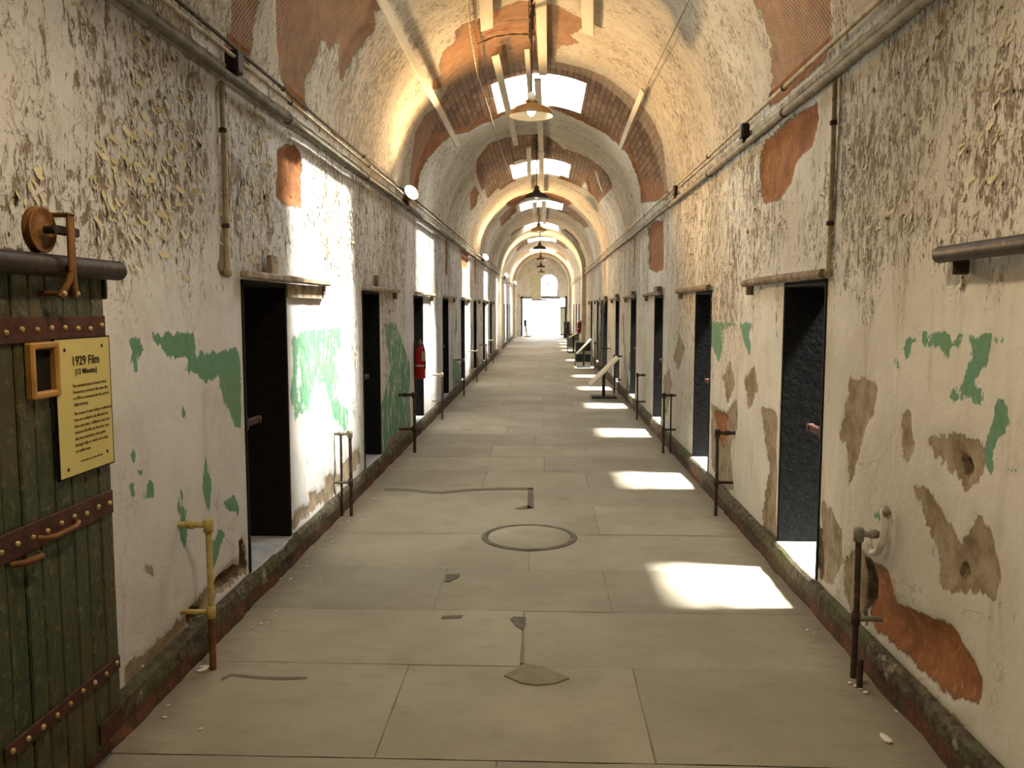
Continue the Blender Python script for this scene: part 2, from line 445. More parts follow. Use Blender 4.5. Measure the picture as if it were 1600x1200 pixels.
# ------------------------------------------------------------------ mesh builder
class MB:
    def __init__(s):
        s.v, s.f, s.mi, s.sm = [], [], [], []
        s.cur = 0

    def mat(s, i):
        s.cur = i
        return s

    def add(s, vs, fs, smooth=False):
        b = len(s.v)
        s.v += [tuple(x) for x in vs]
        for f in fs:
            s.f.append(tuple(b + i for i in f))
            s.mi.append(s.cur)
            s.sm.append(smooth)
        return s

    def box(s, lo, hi, rot=None, ctr=None, bev=0.0):
        lo, hi = Vector(lo), Vector(hi)
        c = (lo + hi) / 2
        h = (hi - lo) / 2
        bev = min(bev, min(abs(h.x), abs(h.y), abs(h.z)) * 0.6)
        if bev <= 0:
            vs = [Vector((x, y, z)) for x in (-h.x, h.x) for y in (-h.y, h.y) for z in (-h.z, h.z)]
            fs = [(0, 1, 3, 2), (4, 6, 7, 5), (0, 4, 5, 1), (2, 3, 7, 6), (0, 2, 6, 4), (1, 5, 7, 3)]
        else:
            vs, fs, idx = [], [], {}
            for sx in (-1, 1):
                for sy in (-1, 1):
                    for sz in (-1, 1):
                        for a in range(3):
                            p = [sx * (h.x - bev), sy * (h.y - bev), sz * (h.z - bev)]
                            p[a] += bev * (sx, sy, sz)[a]
                            idx[(sx, sy, sz, a)] = len(vs)
                            vs.append(Vector(p))
            I = lambda sg, a: idx[(*sg, a)]
            for a in range(3):
                o = [i for i in range(3) if i != a]
                for sg in (-1, 1):
                    q = []
                    for (p, r) in ((-1, -1), (1, -1), (1, 1), (-1, 1)):
                        k = [0, 0, 0]
                        k[a] = sg
                        k[o[0]] = p
                        k[o[1]] = r
                        q.append(I(k, a))
                    if (sg > 0) != (a != 1):
                        q.reverse()
                    fs.append(tuple(q))
            for a in range(3):
                o = [i for i in range(3) if i != a]
                for s1 in (-1, 1):
                    for s2 in (-1, 1):
                        k1, k2 = [0, 0, 0], [0, 0, 0]
                        k1[a], k2[a] = -1, 1
                        for k in (k1, k2):
                            k[o[0]], k[o[1]] = s1, s2
                        fs.append((I(k1, o[0]), I(k2, o[0]), I(k2, o[1]), I(k1, o[1])))
            for sx in (-1, 1):
                for sy in (-1, 1):
                    for sz in (-1, 1):
                        fs.append(tuple(idx[(sx, sy, sz, a)] for a in range(3)))
        if rot is not None:
            vs = [rot @ v for v in vs]
        return s.add([v + c for v in vs], fs)

    def tube(s, pts, r, n=10, caps=True, smooth=True):
        pts = [Vector(p) for p in pts]
        rings = []
        rs = r if isinstance(r, (list, tuple)) else [r] * len(pts)
        up = None
        vs = []
        for i, p in enumerate(pts):
            if i == 0:
                d = pts[1] - p
            elif i == len(pts) - 1:
                d = p - pts[i - 1]
            else:
                d = (pts[i + 1] - p).normalized() + (p - pts[i - 1]).normalized()
            d.normalize()
            if up is None:
                up = Vector((0, 0, 1)) if abs(d.z) < 0.9 else Vector((1, 0, 0))
            a = d.cross(up)
            a.normalize()
            b = a.cross(d)
            b.normalize()
            up = b
            for k in range(n):
                t = 2 * PI * k / n
                vs.append(p + a * (rs[i] * math.cos(t)) + b * (rs[i] * math.sin(t)))
        fs = []
        for i in range(len(pts) - 1):
            for k in range(n):
                k2 = (k + 1) % n
                fs.append((i * n + k, i * n + k2, (i + 1) * n + k2, (i + 1) * n + k))
        s.add(vs, fs, smooth)
        if caps:
            s.add([vs[k] for k in range(n)], [tuple(range(n))])
            s.add([vs[(len(pts) - 1) * n + k] for k in range(n)], [tuple(reversed(range(n)))])
        return s

    def lathe(s, prof, c=(0, 0, 0), n=28, axis='z', smooth=True):
        c = Vector(c)
        vs = []
        for (r, z) in prof:
            for k in range(n):
                t = 2 * PI * k / n
                p = Vector((r * math.cos(t), r * math.sin(t), z))
                if axis == 'x':
                    p = Vector((p.z, p.x, p.y))
                elif axis == 'y':
                    p = Vector((p.y, p.z, p.x))
                elif axis != 'z':
                    p = axis @ p
                vs.append(p + c)
        fs = []
        for i in range(len(prof) - 1):
            for k in range(n):
                k2 = (k + 1) % n
                fs.append((i * n + k, i * n + k2, (i + 1) * n + k2, (i + 1) * n + k))
        return s.add(vs, fs, smooth)

    def ball(s, c, r, n=10, sq=(1, 1, 1)):
        prof = [(max(1e-4, r * math.sin(PI * i / n)), -r * math.cos(PI * i / n)) for i in range(n + 1)]
        b = len(s.v)
        s.lathe(prof, (0, 0, 0), 12)
        for i in range(b, len(s.v)):
            v = s.v[i]
            s.v[i] = (v[0] * sq[0] + c[0], v[1] * sq[1] + c[1], v[2] * sq[2] + c[2])
        return s

    def prism(s, poly, d):
        """poly: 3-D outline, d: extrusion vector"""
        n = len(poly)
        d = Vector(d)
        vs = [Vector(p) for p in poly] + [Vector(p) + d for p in poly]
        fs = [tuple(reversed(range(n))), tuple(range(n, 2 * n))]
        fs += [(i, (i + 1) % n, n + (i + 1) % n, n + i) for i in range(n)]
        return s.add(vs, fs)

    def build(s, name, mats, parent=None, origin=None):
        """vertices are given in the parent's frame, or in the world when top-level (origin is then subtracted)"""
        me = bpy.data.meshes.new(name)
        v = s.v
        if origin is not None:
            o = Vector(origin)
            v = [(x - o.x, y - o.y, z - o.z) for (x, y, z) in v]
        me.from_pydata(v, [], s.f)
        mats = mats if isinstance(mats, (list, tuple)) else [mats]
        for m in mats:
            me.materials.append(M[m] if isinstance(m, str) else m)
        me.polygons.foreach_set('material_index', s.mi)
        me.polygons.foreach_set('use_smooth', s.sm)
        me.update()
        o = bpy.data.objects.new(name, me)
        COL.objects.link(o)
        if parent is not None:
            o.parent = parent
        if origin is not None:
            o.location = origin
        return o


def thing(name, label, cat, loc=(0, 0, 0), rz=0.0, group=None):
    o = bpy.data.objects.new(name, None)
    o.empty_display_size = 0.1
    COL.objects.link(o)
    o.location = loc
    o.rotation_euler = (0, 0, rz)
    o['label'] = label
    o['category'] = cat
    if group:
        o['group'] = group
    return o


def tag(o, label, cat, group=None):
    o['label'] = label
    o['category'] = cat
    if group:
        o['group'] = group
    return o


def struct(o):
    o['kind'] = 'structure'
    return o


def dup(root, loc, label=None, group=None, rz=None):
    r = root.copy()
    COL.objects.link(r)
    r.location = loc
    if rz is not None:
        r.rotation_euler = (0, 0, rz)
    if label:
        r['label'] = label
    if group:
        r['group'] = group
    for ch in list(root.children):
        c = ch.copy()
        COL.objects.link(c)
        c.parent = r
        for g in ch.children:
            d = g.copy()
            COL.objects.link(d)
            d.parent = c
    return r


# ------------------------------------------------------------------ signed distance of traced patches
def sdf(pts, polys, far=1.0):
    out = np.full(len(pts), far)
    for poly in polys:
        P = np.array(poly, float)
        lo, hi = P.min(0) - 0.5, P.max(0) + 0.5
        sel = np.where(((pts >= lo) & (pts <= hi)).all(1))[0]
        if not len(sel):
            continue
        q = pts[sel]
        d = np.full(len(q), 1e9)
        ins = np.zeros(len(q), bool)
        for i in range(len(P)):
            a, b = P[i], P[(i + 1) % len(P)]
            e = b - a
            w = q - a
            tt = np.clip((w @ e) / max(1e-12, e @ e), 0, 1)
            d = np.minimum(d, np.hypot(*(w - tt[:, None] * e).T))
            c = (a[1] <= q[:, 1]) != (b[1] <= q[:, 1])
            with np.errstate(divide='ignore', invalid='ignore'):
                xx = a[0] + (q[:, 1] - a[1]) * e[0] / (e[1] if e[1] else 1e-12)
            ins ^= c & (q[:, 0] < xx)
        out[sel] = np.minimum(out[sel], np.where(ins, -d, d))
    return out


def steps(bands, extra=()):
    vals = []
    for a, b, st in bands:
        n = max(1, round((b - a) / st))
        vals += [a + (b - a) * i / n for i in range(n)]
    vals.append(bands[-1][1])
    vals = sorted(vals)
    for e in extra:
        j = min(range(len(vals)), key=lambda i: abs(vals[i] - e))
        if abs(vals[j] - e) < 0.02:
            vals[j] = e
        else:
            vals.append(e)
    return sorted(set(vals))


# doorways along both walls (near edge)
DOORS = [4.48 + 3.02 * n for n in range(-1, 8)] + [31.66 + 3.02 * n for n in range(4)]


def wall_polys(tr, x):
    return [[(onx(u, v, x).y, onx(u, v, x).z) for (u, v) in p] for p in tr]


L_green = [
    [(236, 523), (303, 519), (306, 540), (302, 555), (275, 560), (262, 555), (250, 542), (240, 535)],
    [(295, 562), (310, 553), (345, 547), (374, 546), (377, 672), (367, 665), (360, 640), (350, 625), (342, 605), (342, 590), (325, 592), (312, 590), (300, 583), (287, 575)],
    [(203, 527), (218, 527), (222, 545), (215, 562), (212, 580), (200, 580), (198, 570), (207, 560), (204, 545)],
    [(180, 527), (192, 527), (188, 545), (182, 545)],
    [(283, 640), (289, 638), (290, 658), (282, 660)],
    [(322, 690), (327, 740), (333, 755), (330, 797), (322, 790), (316, 765), (319, 740)],
    [(222, 770), (232, 750), (240, 757), (238, 775), (228, 780), (218, 775)],
    [(202, 755), (211, 752), (211, 776), (202, 776)],
    [(199, 707), (210, 710), (209, 725), (202, 720)],
    [(211, 745), (218, 728), (221, 735), (216, 750)],
    [(280, 760), (287, 765), (285, 790), (292, 800), (295, 830), (288, 855), (281, 840)],
    [(330, 850), (343, 825), (350, 835), (340, 880), (330, 890)],
    [(348, 785), (365, 775), (375, 790), (372, 802), (355, 797)],
    [(455, 530), (480, 512), (500, 515), (530, 508), (532, 545), (520, 560), (530, 590), (525, 625), (545, 640), (543, 680), (520, 650), (508, 600), (490, 600), (482, 640), (460, 655), (453, 620), (456, 570)],
    [(600, 505), (618, 505), (641, 568), (642, 680), (622, 700), (596, 715), (594, 640), (610, 580)],
    [(691, 500), (700, 560), (700, 600), (692, 590)], [(707, 560), (722, 570), (722, 620), (708, 620)],
]
L_streak = L_green[-4:]
L_green = L_green[:-4]
L_brick = [[(435, 235), (450, 226), (465, 230), (474, 262), (470, 275), (471, 325), (450, 322), (433, 310)],
           [(720, 385), (732, 385), (731, 420), (722, 420)],
           [(392, 935), (440, 880), (470, 850), (462, 870), (410, 925)]]
L_tan = [[(195, 1046), (250, 1000), (292, 960), (330, 912), (380, 872), (387, 890), (345, 925), (300, 985), (200, 1072)],
         [(345, 120), (352, 118), (356, 400), (360, 425), (348, 432), (340, 420), (345, 380)],
         [(460, 800), (475, 788), (482, 805), (466, 818)], [(482, 770), (495, 765), (497, 785), (485, 790)],
         [(508, 745), (525, 738), (527, 770), (508, 792)], [(535, 725), (560, 700), (563, 720), (540, 760)],
         [(605, 690), (640, 660), (640, 690), (600, 725)], [(455, 815), (530, 740), (535, 755), (455, 830)],
         [(225, 885), (238, 883), (236, 895), (228, 893)]]
L_hole = [[(372, 870), (378, 826), (388, 885), (384, 893)], [(330, 925), (345, 898), (372, 880), (380, 893), (342, 921)],
          [(293, 968), (299, 950), (318, 943), (317, 968), (300, 978)], [(552, 770), (560, 752), (564, 768), (556, 776)]]

R_green = [
    [(1108, 503), (1150, 504), (1140, 512), (1128, 515), (1127, 545), (1122, 565), (1114, 545), (1109, 535)],
    [(1157, 506), (1177, 507), (1170, 520), (1175, 545), (1172, 555), (1163, 535)],
    [(1415, 525), (1434, 523), (1425, 545), (1420, 565), (1410, 545)],
    [(1445, 524), (1506, 526), (1500, 540), (1487, 548), (1480, 565), (1475, 545), (1450, 535)],
    [(1395, 560), (1407, 560), (1405, 580), (1394, 575)],
    [(1520, 528), (1541, 535), (1546, 560), (1532, 580), (1517, 600), (1534, 612), (1532, 634), (1510, 624), (1487, 632), (1483, 612), (1510, 598), (1508, 585), (1520, 560)],
    [(1563, 620), (1574, 640), (1582, 665), (1562, 680), (1551, 700), (1549, 737), (1539, 728), (1540, 700), (1559, 660)],
    [(1560, 531), (1640, 531), (1640, 543), (1565, 542)], [(1580, 730), (1596, 730), (1596, 748), (1582, 743)],
    [(1436, 522), (1560, 528), (1560, 533), (1436, 528)], [(1281, 640), (1287, 645), (1286, 662), (1281, 660)],
    [(1367, 800), (1376, 795), (1380, 808), (1370, 815)],
]
R_brick = [
    [(1276, 158), (1277, 187), (1268, 227), (1244, 251), (1236, 283), (1217, 312), (1193, 318), (1184, 253), (1193, 221), (1231, 189)],
    [(1012, 357), (1022, 345), (1036, 345), (1036, 420), (1025, 426), (1014, 420)],
    [(1361, 877), (1387, 892), (1399, 945), (1425, 952), (1485, 980), (1522, 1035), (1537, 1072), (1528, 1097), (1485, 1088), (1455, 1062), (1410, 1020), (1365, 982), (1352, 922)],
    [(1114, 640), (1134, 648), (1130, 700), (1122, 690)],
]
R_tan = [
    [(1328, 595), (1345, 588), (1370, 600), (1365, 640), (1350, 670), (1345, 700), (1335, 745), (1328, 760), (1325, 710), (1312, 680), (1320, 650)],
    [(1450, 690), (1480, 678), (1510, 675), (1536, 690), (1541, 730), (1520, 766), (1505, 770), (1485, 740), (1460, 712)],
    [(1428, 757), (1445, 765), (1470, 800), (1490, 835), (1500, 853), (1530, 808), (1550, 830), (1561, 900), (1552, 935), (1510, 918), (1480, 922), (1465, 905), (1470, 870), (1440, 810)],
    [(1408, 650), (1420, 640), (1426, 700), (1415, 722), (1409, 690)],
    [(1283, 785), (1300, 798), (1316, 830), (1318, 880), (1300, 912), (1284, 906)],
    [(1190, 640), (1205, 636), (1213, 650), (1213, 848), (1192, 830), (1190, 800), (1203, 730)],
    [(1111, 631), (1134, 646), (1151, 622), (1152, 665), (1140, 700), (1145, 765), (1125, 768), (1112, 725)],
    [(1318, 870), (1345, 850), (1362, 905), (1345, 970), (1322, 935)],
    [(1036, 590), (1045, 575), (1050, 600), (1042, 650), (1036, 640)], [(1052, 560), (1062, 520), (1070, 545), (1060, 580)],
    [(1165, 590), (1180, 570), (1185, 610), (1170, 640)], [(1128, 590), (1140, 560), (1148, 600), (1136, 630)],
    [(1340, 1000), (1420, 1060), (1500, 1130), (1560, 1200), (1500, 1200), (1400, 1090)],
    [(1380, 790), (1392, 795), (1390, 820), (1380, 815)],
]
R_hole = [[(1352, 870), (1362, 872), (1360, 940), (1352, 980), (1345, 950)], [(1492, 715), (1510, 705), (1518, 735), (1504, 748)],
          [(1487, 880), (1500, 870), (1510, 900), (1495, 905)], [(1278, 820), (1284, 818), (1286, 905), (1279, 905)]]

# areas where paint curls most (pixel centre, radius in m, weight)
L_flk = [(110, 100, .35, .9), (60, 285, .22, .9), (190, 260, .28, .8), (270, 180, .30, .8), (300, 120, .3, .6), (270, 330, .35, .7),
         (200, 420, .3, .4), (250, 60, .25, .5), (390, 250, .35, .6), (400, 330, .45, .9), (430, 400, .4, .7), (520, 330, .8, .8),
         (600, 430, 1.2, 1.0), (680, 420, 1.0, .6), (150, 330, .2, .5), (20, 120, .3, -.5), (140, 190, .25, -.6), (50, 200, .25, -.5),
         (480, 470, .6, -.6), (240, 640, .6, -.8), (250, 850, .6, -.9), (520, 640, .5, .2), (560, 600, .5, .5)]
R_flk = [(1400, 120, .5, .5), (1520, 150, .45, .5), (1560, 300, .4, .35), (1400, 300, .45, .6), (1330, 400, .5, .8), (1330, 250, .4, .5), (1480, 420, .4, .5),
         (1150, 350, 1.0, 1.0), (1090, 380, 1.2, 1.0), (1230, 380, .5, .4), (1160, 560, .6, -.5), (1400, 700, .7, -.8), (1550, 1000, .6, -.9), (1240, 330, .3, -.5),
         (1070, 600, .8, .3), (1450, 620, .5, -.5)]


def flake_density(Y, Z, blobs, x):
    d = 0.30 + 0.55 * np.clip((Z - 1.3) / 0.9, 0, 1)
    d = np.where(Y < 6, d - 0.20, d)
    d = np.where(Z < 1.2, d - 0.15, d)
    d = np.where(Y > 12, d + 0.25 + 0.15 * (Z > 0.9), d)
    for (u, v, r, w) in blobs:
        p = onx(u, v, x)
        d = d + w * np.exp(-((Y - p.y) ** 2 + (Z - p.z) ** 2) / (r * r))
    return np.clip(d, -0.6, 1.35)


def build_wall(side):
    left = side == 'left'
    x0 = XL if left else XR
    sg = -1 if left else 1            # outward direction (away from the corridor)
    ys = steps([(YB, 1.6, 0.16), (1.6, 8.5, 0.035), (8.5, 14, 0.07), (14, 30, 0.16), (30, YE, 0.3)], [d for d in DOORS] + [d + DW for d in DOORS])
    zs = steps([(0, 2.95, 0.038)], [HC, DTOP])
    ny, nz = len(ys), len(zs)
    Y, Z = np.meshgrid(np.array(ys), np.array(zs), indexing='ij')
    Y, Z = Y.ravel(), Z.ravel()
    pts = np.stack([Y, Z], 1)
    T = (L_green, L_brick, L_tan, L_hole) if left else (R_green, R_brick, R_tan, R_hole)
    at = {k: sdf(pts, wall_polys(p, x0)) for k, p in zip(('green', 'brick', 'tan', 'hole'), T)}
    if left:
        at['green'] = np.minimum(at['green'], np.maximum(sdf(pts, wall_polys(L_streak, x0)), -0.010))
    # further bays along the corridor repeat the worn band by the curb and patches of old green
    extra = {'green': [], 'brick': [], 'tan': []}
    r2 = random.Random(3 if left else 5)
    for k, d in enumerate(DOORS):
        if d < 13:
            continue
        for q in range(5):
            yy = d + DW + r2.uniform(0.2, 2.0)
            zz = r2.uniform(0.5, 1.5)
            h, w = r2.uniform(.1, .35), r2.uniform(.05, .2)
            extra['green' if left or q < 1 else 'tan'].append([(yy - w, zz - h), (yy + w, zz - h), (yy + w * .7, zz + h), (yy - w * .8, zz + h)])
        for q in range(4):
            yy = d + DW + r2.uniform(0.1, 2.1)
            w, h = r2.uniform(.1, .3), r2.uniform(.08, .3)
            extra['tan'].append([(yy - w, HC), (yy + w, HC), (yy + w * .4, HC + h), (yy - w * .5, HC + h * .8)])
        if k % 2 == 0:
            yy = d + r2.uniform(.2, 1.2)
            extra['brick'].append([(yy - .15, 2.2), (yy + .15, 2.15), (yy + .2, 2.8), (yy - .12, 2.8)])
    for k, p in extra.items():
        at[k] = np.minimum(at[k], np.maximum(sdf(pts, p), -0.012 if k != 'brick' else -1))
    fl = flake_density(Y, Z, L_flk if left else R_flk, x0)
    # surface relief: missing plaster lies deeper
    depth = 0.028 * np.clip(-at['brick'] / 0.03, 0, 1) + 0.012 * np.clip(-at['tan'] / 0.02, 0, 1) + 0.05 * np.clip(-at['hole'] / 0.03, 0, 1)
    und = np.array([mnoise.noise((y * 1.1, z * 1.3, 3.0 if left else 9.0)) * 0.010 + mnoise.noise((y * 5, z * 5, 1.0)) * 0.004 for y, z in zip(Y, Z)])
    edge = np.ones(len(Y))
    for d in DOORS:
        dy = np.maximum(np.maximum(d - Y, Y - d - DW), 0)
        dz = np.maximum(np.maximum(HC - Z, Z - DTOP), 0)
        edge = np.minimum(edge, np.clip(np.hypot(dy, dz) / 0.10, 0, 1))
    X = x0 + sg * (depth + und) * edge
    verts = list(zip(X.tolist(), Y.tolist(), Z.tolist()))
    faces = []
    dl = np.array(DOORS)
    for i in range(ny - 1):
        ym = (ys[i] + ys[i + 1]) / 2
        ind = bool(((ym > dl) & (ym < dl + DW)).any())
        for j in range(nz - 1):
            zm = (zs[j] + zs[j + 1]) / 2
            if ind and HC < zm < DTOP:
                continue
            a = i * nz + j
            q = (a, a + 1, a + nz + 1, a + nz)
            faces.append(q if not left else q[::-1])
    nwall = len(verts)
    # curled flakes of loose paint standing off the wall
    r3 = random.Random(11 if left else 12)
    flk = fl.reshape(ny, nz)
    nf0 = len(faces)
    tries, made = 0, 0
    while made < (2400 if left else 1300) and tries < 40000:
        tries += 1
        y = 1.9 + r3.random() ** 1.3 * 7.5
        z = r3.uniform(0.7, 2.82)
        i = min(range(0, ny, 1), key=lambda k: abs(ys[k] - y)) if False else int(np.searchsorted(ys, y))
        j = int(np.searchsorted(zs, z))
        i, j = min(i, ny - 1), min(j, nz - 1)
        cl = mnoise.noise((y * 2.6, z * 1.4, 21.0 if left else 22.0)) + 0.5 * mnoise.noise((y * 7, z * 5, 4.0))
        if flk[i, j] + cl * 1.25 < 0.95 + 0.25 * r3.random():
            continue
        if any(d - .03 < y < d + DW + .03 and z < DTOP + .05 for d in DOORS) or at['brick'][i * nz + j] < .03:
            continue
        made += 1
        ln = r3.uniform(.010, .040) * (1.0 if left and y < 5 else .75)
        w = ln * r3.uniform(.35, .8)
        ang = r3.gauss(PI, 0.9)              # direction the curl hangs
        dy, dz = math.sin(ang), math.cos(ang)
        ty, tz = dz, -dy
        xw = x0 + sg * float((depth + und)[i * nz + j])
        b = len(verts)
        lift = r3.uniform(.3, 1.0)
        for s_, o_ in ((0, .000), (.45, .32 * lift), (.8, .75 * lift), (1.0, 1.15 * lift)):
            ww = w * (1 - .5 * s_ * r3.random())
            for e in (-.5, .5):
                verts.append((xw - sg * (o_ * ln * .55 + .001), y + dy * ln * s_ + ty * ww * e, z + dz * ln * s_ + tz * ww * e))
        for k in range(3):
            faces.append((b + 2 * k, b + 2 * k + 1, b + 2 * k + 3, b + 2 * k + 2))
    me = bpy.data.meshes.new('wall_' + side)
    me.from_pydata(verts, [], faces)
    me.materials.append(M['wall_' + side])
    me.materials.append(M['flake'])
    mi = np.zeros(len(faces), int)
    mi[nf0:] = 1
    me.polygons.foreach_set('material_index', mi)
    me.polygons.foreach_set('use_smooth', np.ones(len(faces), bool))
    at['flake'] = fl
    for k, a in at.items():
        A = me.attributes.new(k, 'FLOAT', 'POINT')
        full = np.full(len(verts), 1.0)
        full[:nwall] = a
        A.data.foreach_set('value', full.astype(np.float32))
    me.update()
    o = bpy.data.objects.new('wall_' + side, me)
    COL.objects.link(o)
    struct(o)


build_wall('left')
build_wall('right')

# ------------------------------------------------------------------ vault with skylight openings
SKY = [5.42 + 6.06 * k if k == 0 else 4.74 + 6.06 * k for k in range(0, 7)]
SKL = 1.62
SKX = 0.59
PH0 = math.acos(SKX / VA)


def vp(tr):
    out = []
    for p in tr:
        q = []
        for (u, v) in p:
            h, phi = vault_hit(u, v)
            q.append((h.y, phi * SARC))
        out.append(q)
    return out


V_brick = [
    [(366, -40), (360, 40), (351, 84), (387, 110), (391, 65), (399, 32), (418, -40)],
    [(436, -60), (430, 57), (437, 120), (447, 135), (455, 180), (480, 183), (477, 162), (476, 125), (490, 100), (500, 67), (505, 60), (512, 75), (515, 82), (526, 65), (530, 70), (529, 110), (534, 128), (555, 88), (565, 72), (588, 45), (583, 20), (605, 8), (625, -60)],
    [(477, 185), (497, 190), (500, 205), (485, 208)], [(515, 205), (525, 207), (532, 232), (518, 228)],
    [(1170, -60), (1177, 0), (1201, 56), (1204, 107), (1199, 168), (1215, 160), (1225, 150), (1292, 88), (1297, 0), (1298, -60)],
    # the great band of bare brick round the skylight
    [(712, 47), (725, 37), (747, 30), (780, 15), (812, 4), (852, 12), (865, 10), (890, 22), (915, 35), (910, 45), (890, 55), (905, 66), (887, 71), (872, 72), (866, 90), (868, 98),
     (890, 102), (940, 117), (977, 145), (1002, 165), (1022, 195), (1035, 225), (1041, 267), (1043, 312),
     (1001, 317), (1000, 293), (992, 267), (980, 240), (955, 220), (922, 197), (890, 182), (852, 167), (810, 172), (770, 190), (732, 207), (707, 212), (677, 240), (662, 257), (655, 275), (652, 300), (655, 333),
     (641, 290), (645, 245), (650, 205), (665, 180), (677, 172), (690, 155), (700, 135), (676, 142), (678, 125), (692, 116), (686, 105), (692, 82), (712, 65)],
    [(745, 250), (752, 240), (762, 226), (797, 214), (822, 211), (852, 212), (880, 233), (925, 250), (950, 273), (957, 292), (934, 318), (920, 300), (912, 272), (887, 267), (852, 252), (820, 250), (790, 258), (775, 275), (752, 300), (745, 280)],
    [(735, 300), (742, 290), (748, 300), (745, 320), (736, 330)],
    [(790, 320), (800, 312), (815, 306), (880, 308), (895, 318), (885, 322), (860, 312), (820, 312), (800, 325)],
]
V_course = [
    [(716, 120), (740, 112), (800, 100), (868, 100), (890, 106), (940, 120), (977, 148), (1000, 168), (1020, 200), (1034, 230), (1036, 290), (1005, 290), (975, 232), (955, 218), (922, 195), (890, 180),
     (852, 165), (770, 186), (732, 200), (690, 215), (665, 220), (690, 165)],
    [(745, 250), (762, 226), (797, 214), (852, 212), (880, 233), (925, 250), (950, 273), (957, 292), (934, 318), (912, 272), (887, 267), (852, 252), (820, 250), (775, 270), (752, 285)],
]
V_flk = [(540, 110, .4, .6), (560, 250, .5, .7), (620, 120, .5, .3), (1130, 150, .35, .7), (1080, 220, .5, .5), (1050, 130, .4, .2), (950, 130, .4, .3), (780, 60, .5, -.3), (300, 30, .6, .4), (690, 250, .8, -.2), (960, 240, .8, -.2)]


def build_vault():
    ys = steps([(YB, 2.6, 0.3), (2.6, 14.5, 0.05), (14.5, 30, 0.12), (30, YE, 0.3)], [s for s in SKY] + [s + SKL for s in SKY])
    ph = steps([(0, PI, PI / 132)], [PH0, PI - PH0])
    ny, nz = len(ys), len(ph)
    Y, Pp = np.meshgrid(np.array(ys), np.array(ph), indexing='ij')
    Y, Pp = Y.ravel(), Pp.ravel()
    pts = np.stack([Y, Pp * SARC], 1)
    br = sdf(pts, vp(V_brick))
    # bare brick collars round the further skylights
    r4 = random.Random(4)
    ex = []
    for s in SKY:
        if s < 14:
            continue
        for sd in (-1, 1):
            for _ in range(2):
                c = PI / 2 + sd * r4.uniform(.42, .75)
                w = r4.uniform(.12, .3)
                y0, y1 = s + r4.uniform(-.5, .1), s + SKL + r4.uniform(-.3, .4)
                ex.append([(y0, (c - w) * SARC), (y1, (c - w * .8) * SARC), (y1 + .1, (c + w) * SARC), (y0 - .1, (c + w * .7) * SARC)])
    br = np.minimum(br, sdf(pts, ex))
    co = -np.minimum(sdf(pts, vp(V_course)), sdf(pts, ex))
    fl = 0.80 + 0.35 * np.clip((np.abs(Pp - PI / 2) - .5), 0, 1)
    fl = np.where(Y > 14, fl + .1, fl)
    for (u, v, r, w) in V_flk:
        h, phi = vault_hit(u, v)
        fl = fl + w * np.exp(-((Y - h.y) ** 2 + (Pp * SARC - phi * SARC) ** 2) / (r * r))
    depth = 0.03 * np.clip(-br / 0.03, 0, 1)
    und = np.array([mnoise.noise((y * .9, p * 2.2, 5.0)) * 0.022 + mnoise.noise((y * 4, p * 6, 1.0)) * 0.006 for y, p in zip(Y, Pp)])
    rim = np.clip(np.minimum(Pp, PI - Pp) / 0.1, 0, 1)
    D = (depth + und) * rim
    X = XC + (VA + D) * np.cos(Pp)
    Z = VZ + (VB + D) * np.sin(Pp)
    verts = list(zip(X.tolist(), Y.tolist(), Z.tolist()))
    faces = []
    for i in range(ny - 1):
        ym = (ys[i] + ys[i + 1]) / 2
        ins = any(s < ym < s + SKL for s in SKY)
        for j in range(nz - 1):
            pm = (ph[j] + ph[j + 1]) / 2
            if ins and PH0 < pm < PI - PH0:
                continue
            a = i * nz + j
            faces.append((a, a + nz, a + nz + 1, a + 1))
    me = bpy.data.meshes.new('ceiling')
    me.from_pydata(verts, [], faces)
    me.materials.append(M['vault'])
    me.polygons.foreach_set('use_smooth', np.ones(len(faces), bool))
    for k, a in (('brick', br), ('courses', co), ('flake', fl)):
        A = me.attributes.new(k, 'FLOAT', 'POINT')
        A.data.foreach_set('value', a.astype(np.float32))
    uv = me.uv_layers.new(name='UVMap')
    li = np.zeros(len(me.loops), int)
    me.loops.foreach_get('vertex_index', li)
    uv.data.foreach_set('uv', np.stack([Y[li], Pp[li] * SARC], 1).astype(np.float32).ravel())
    me.update()
    o = bpy.data.objects.new('ceiling', me)
    COL.objects.link(o)
    struct(o)


build_vault()


# skylight shafts, frames and glass
ZT = VZ + VB + 0.12
for k, s in enumerate(SKY):
    m = MB()
    EX = .16
    x0, x1 = XC - SKX - EX, XC + SKX + EX
    PHS = math.acos((SKX + EX) / VA)
    zc = VZ + VB * math.sin(PHS) + .08
    for xa, xb in ((x0 - .06, x0), (x1, x1 + .06)):
        m.box((xa, s - EX - .06, zc), (xb, s + SKL + EX + .06, ZT))
    n = 14
    for ya, yb in ((s - EX - .06, s - EX), (s + SKL + EX, s + SKL + EX + .06)):
        for i in range(n):
            p0 = PHS + (PI - 2 * PHS) * i / n
            p1 = PHS + (PI - 2 * PHS) * (i + 1) / n
            a, b = vault_pt(p0, 0, 0.0), vault_pt(p1, 0, 0.0)
            zl = max(a.z, b.z) + .08
            m.box((b.x, ya, zl), (a.x, yb, ZT))
    fr = m.build('window_%d' % (k + 1), 'white')
    struct(fr)
    g = MB().box((x0, s - EX, ZT - .02), (x1, s + SKL + EX, ZT - .012))
    gl = g.build('pane', 'glass', fr)
    ld = bpy.data.lights.new('sky_portal', 'AREA')
    ld.shape = 'RECTANGLE'
    ld.size, ld.size_y = 2 * (SKX + EX), SKL + 2 * EX
    ld.cycles.is_portal = True
    lo = bpy.data.objects.new('sky_portal', ld)
    lo.location = (XC, s + SKL / 2, ZT - .03)
    COL.objects.link(lo)

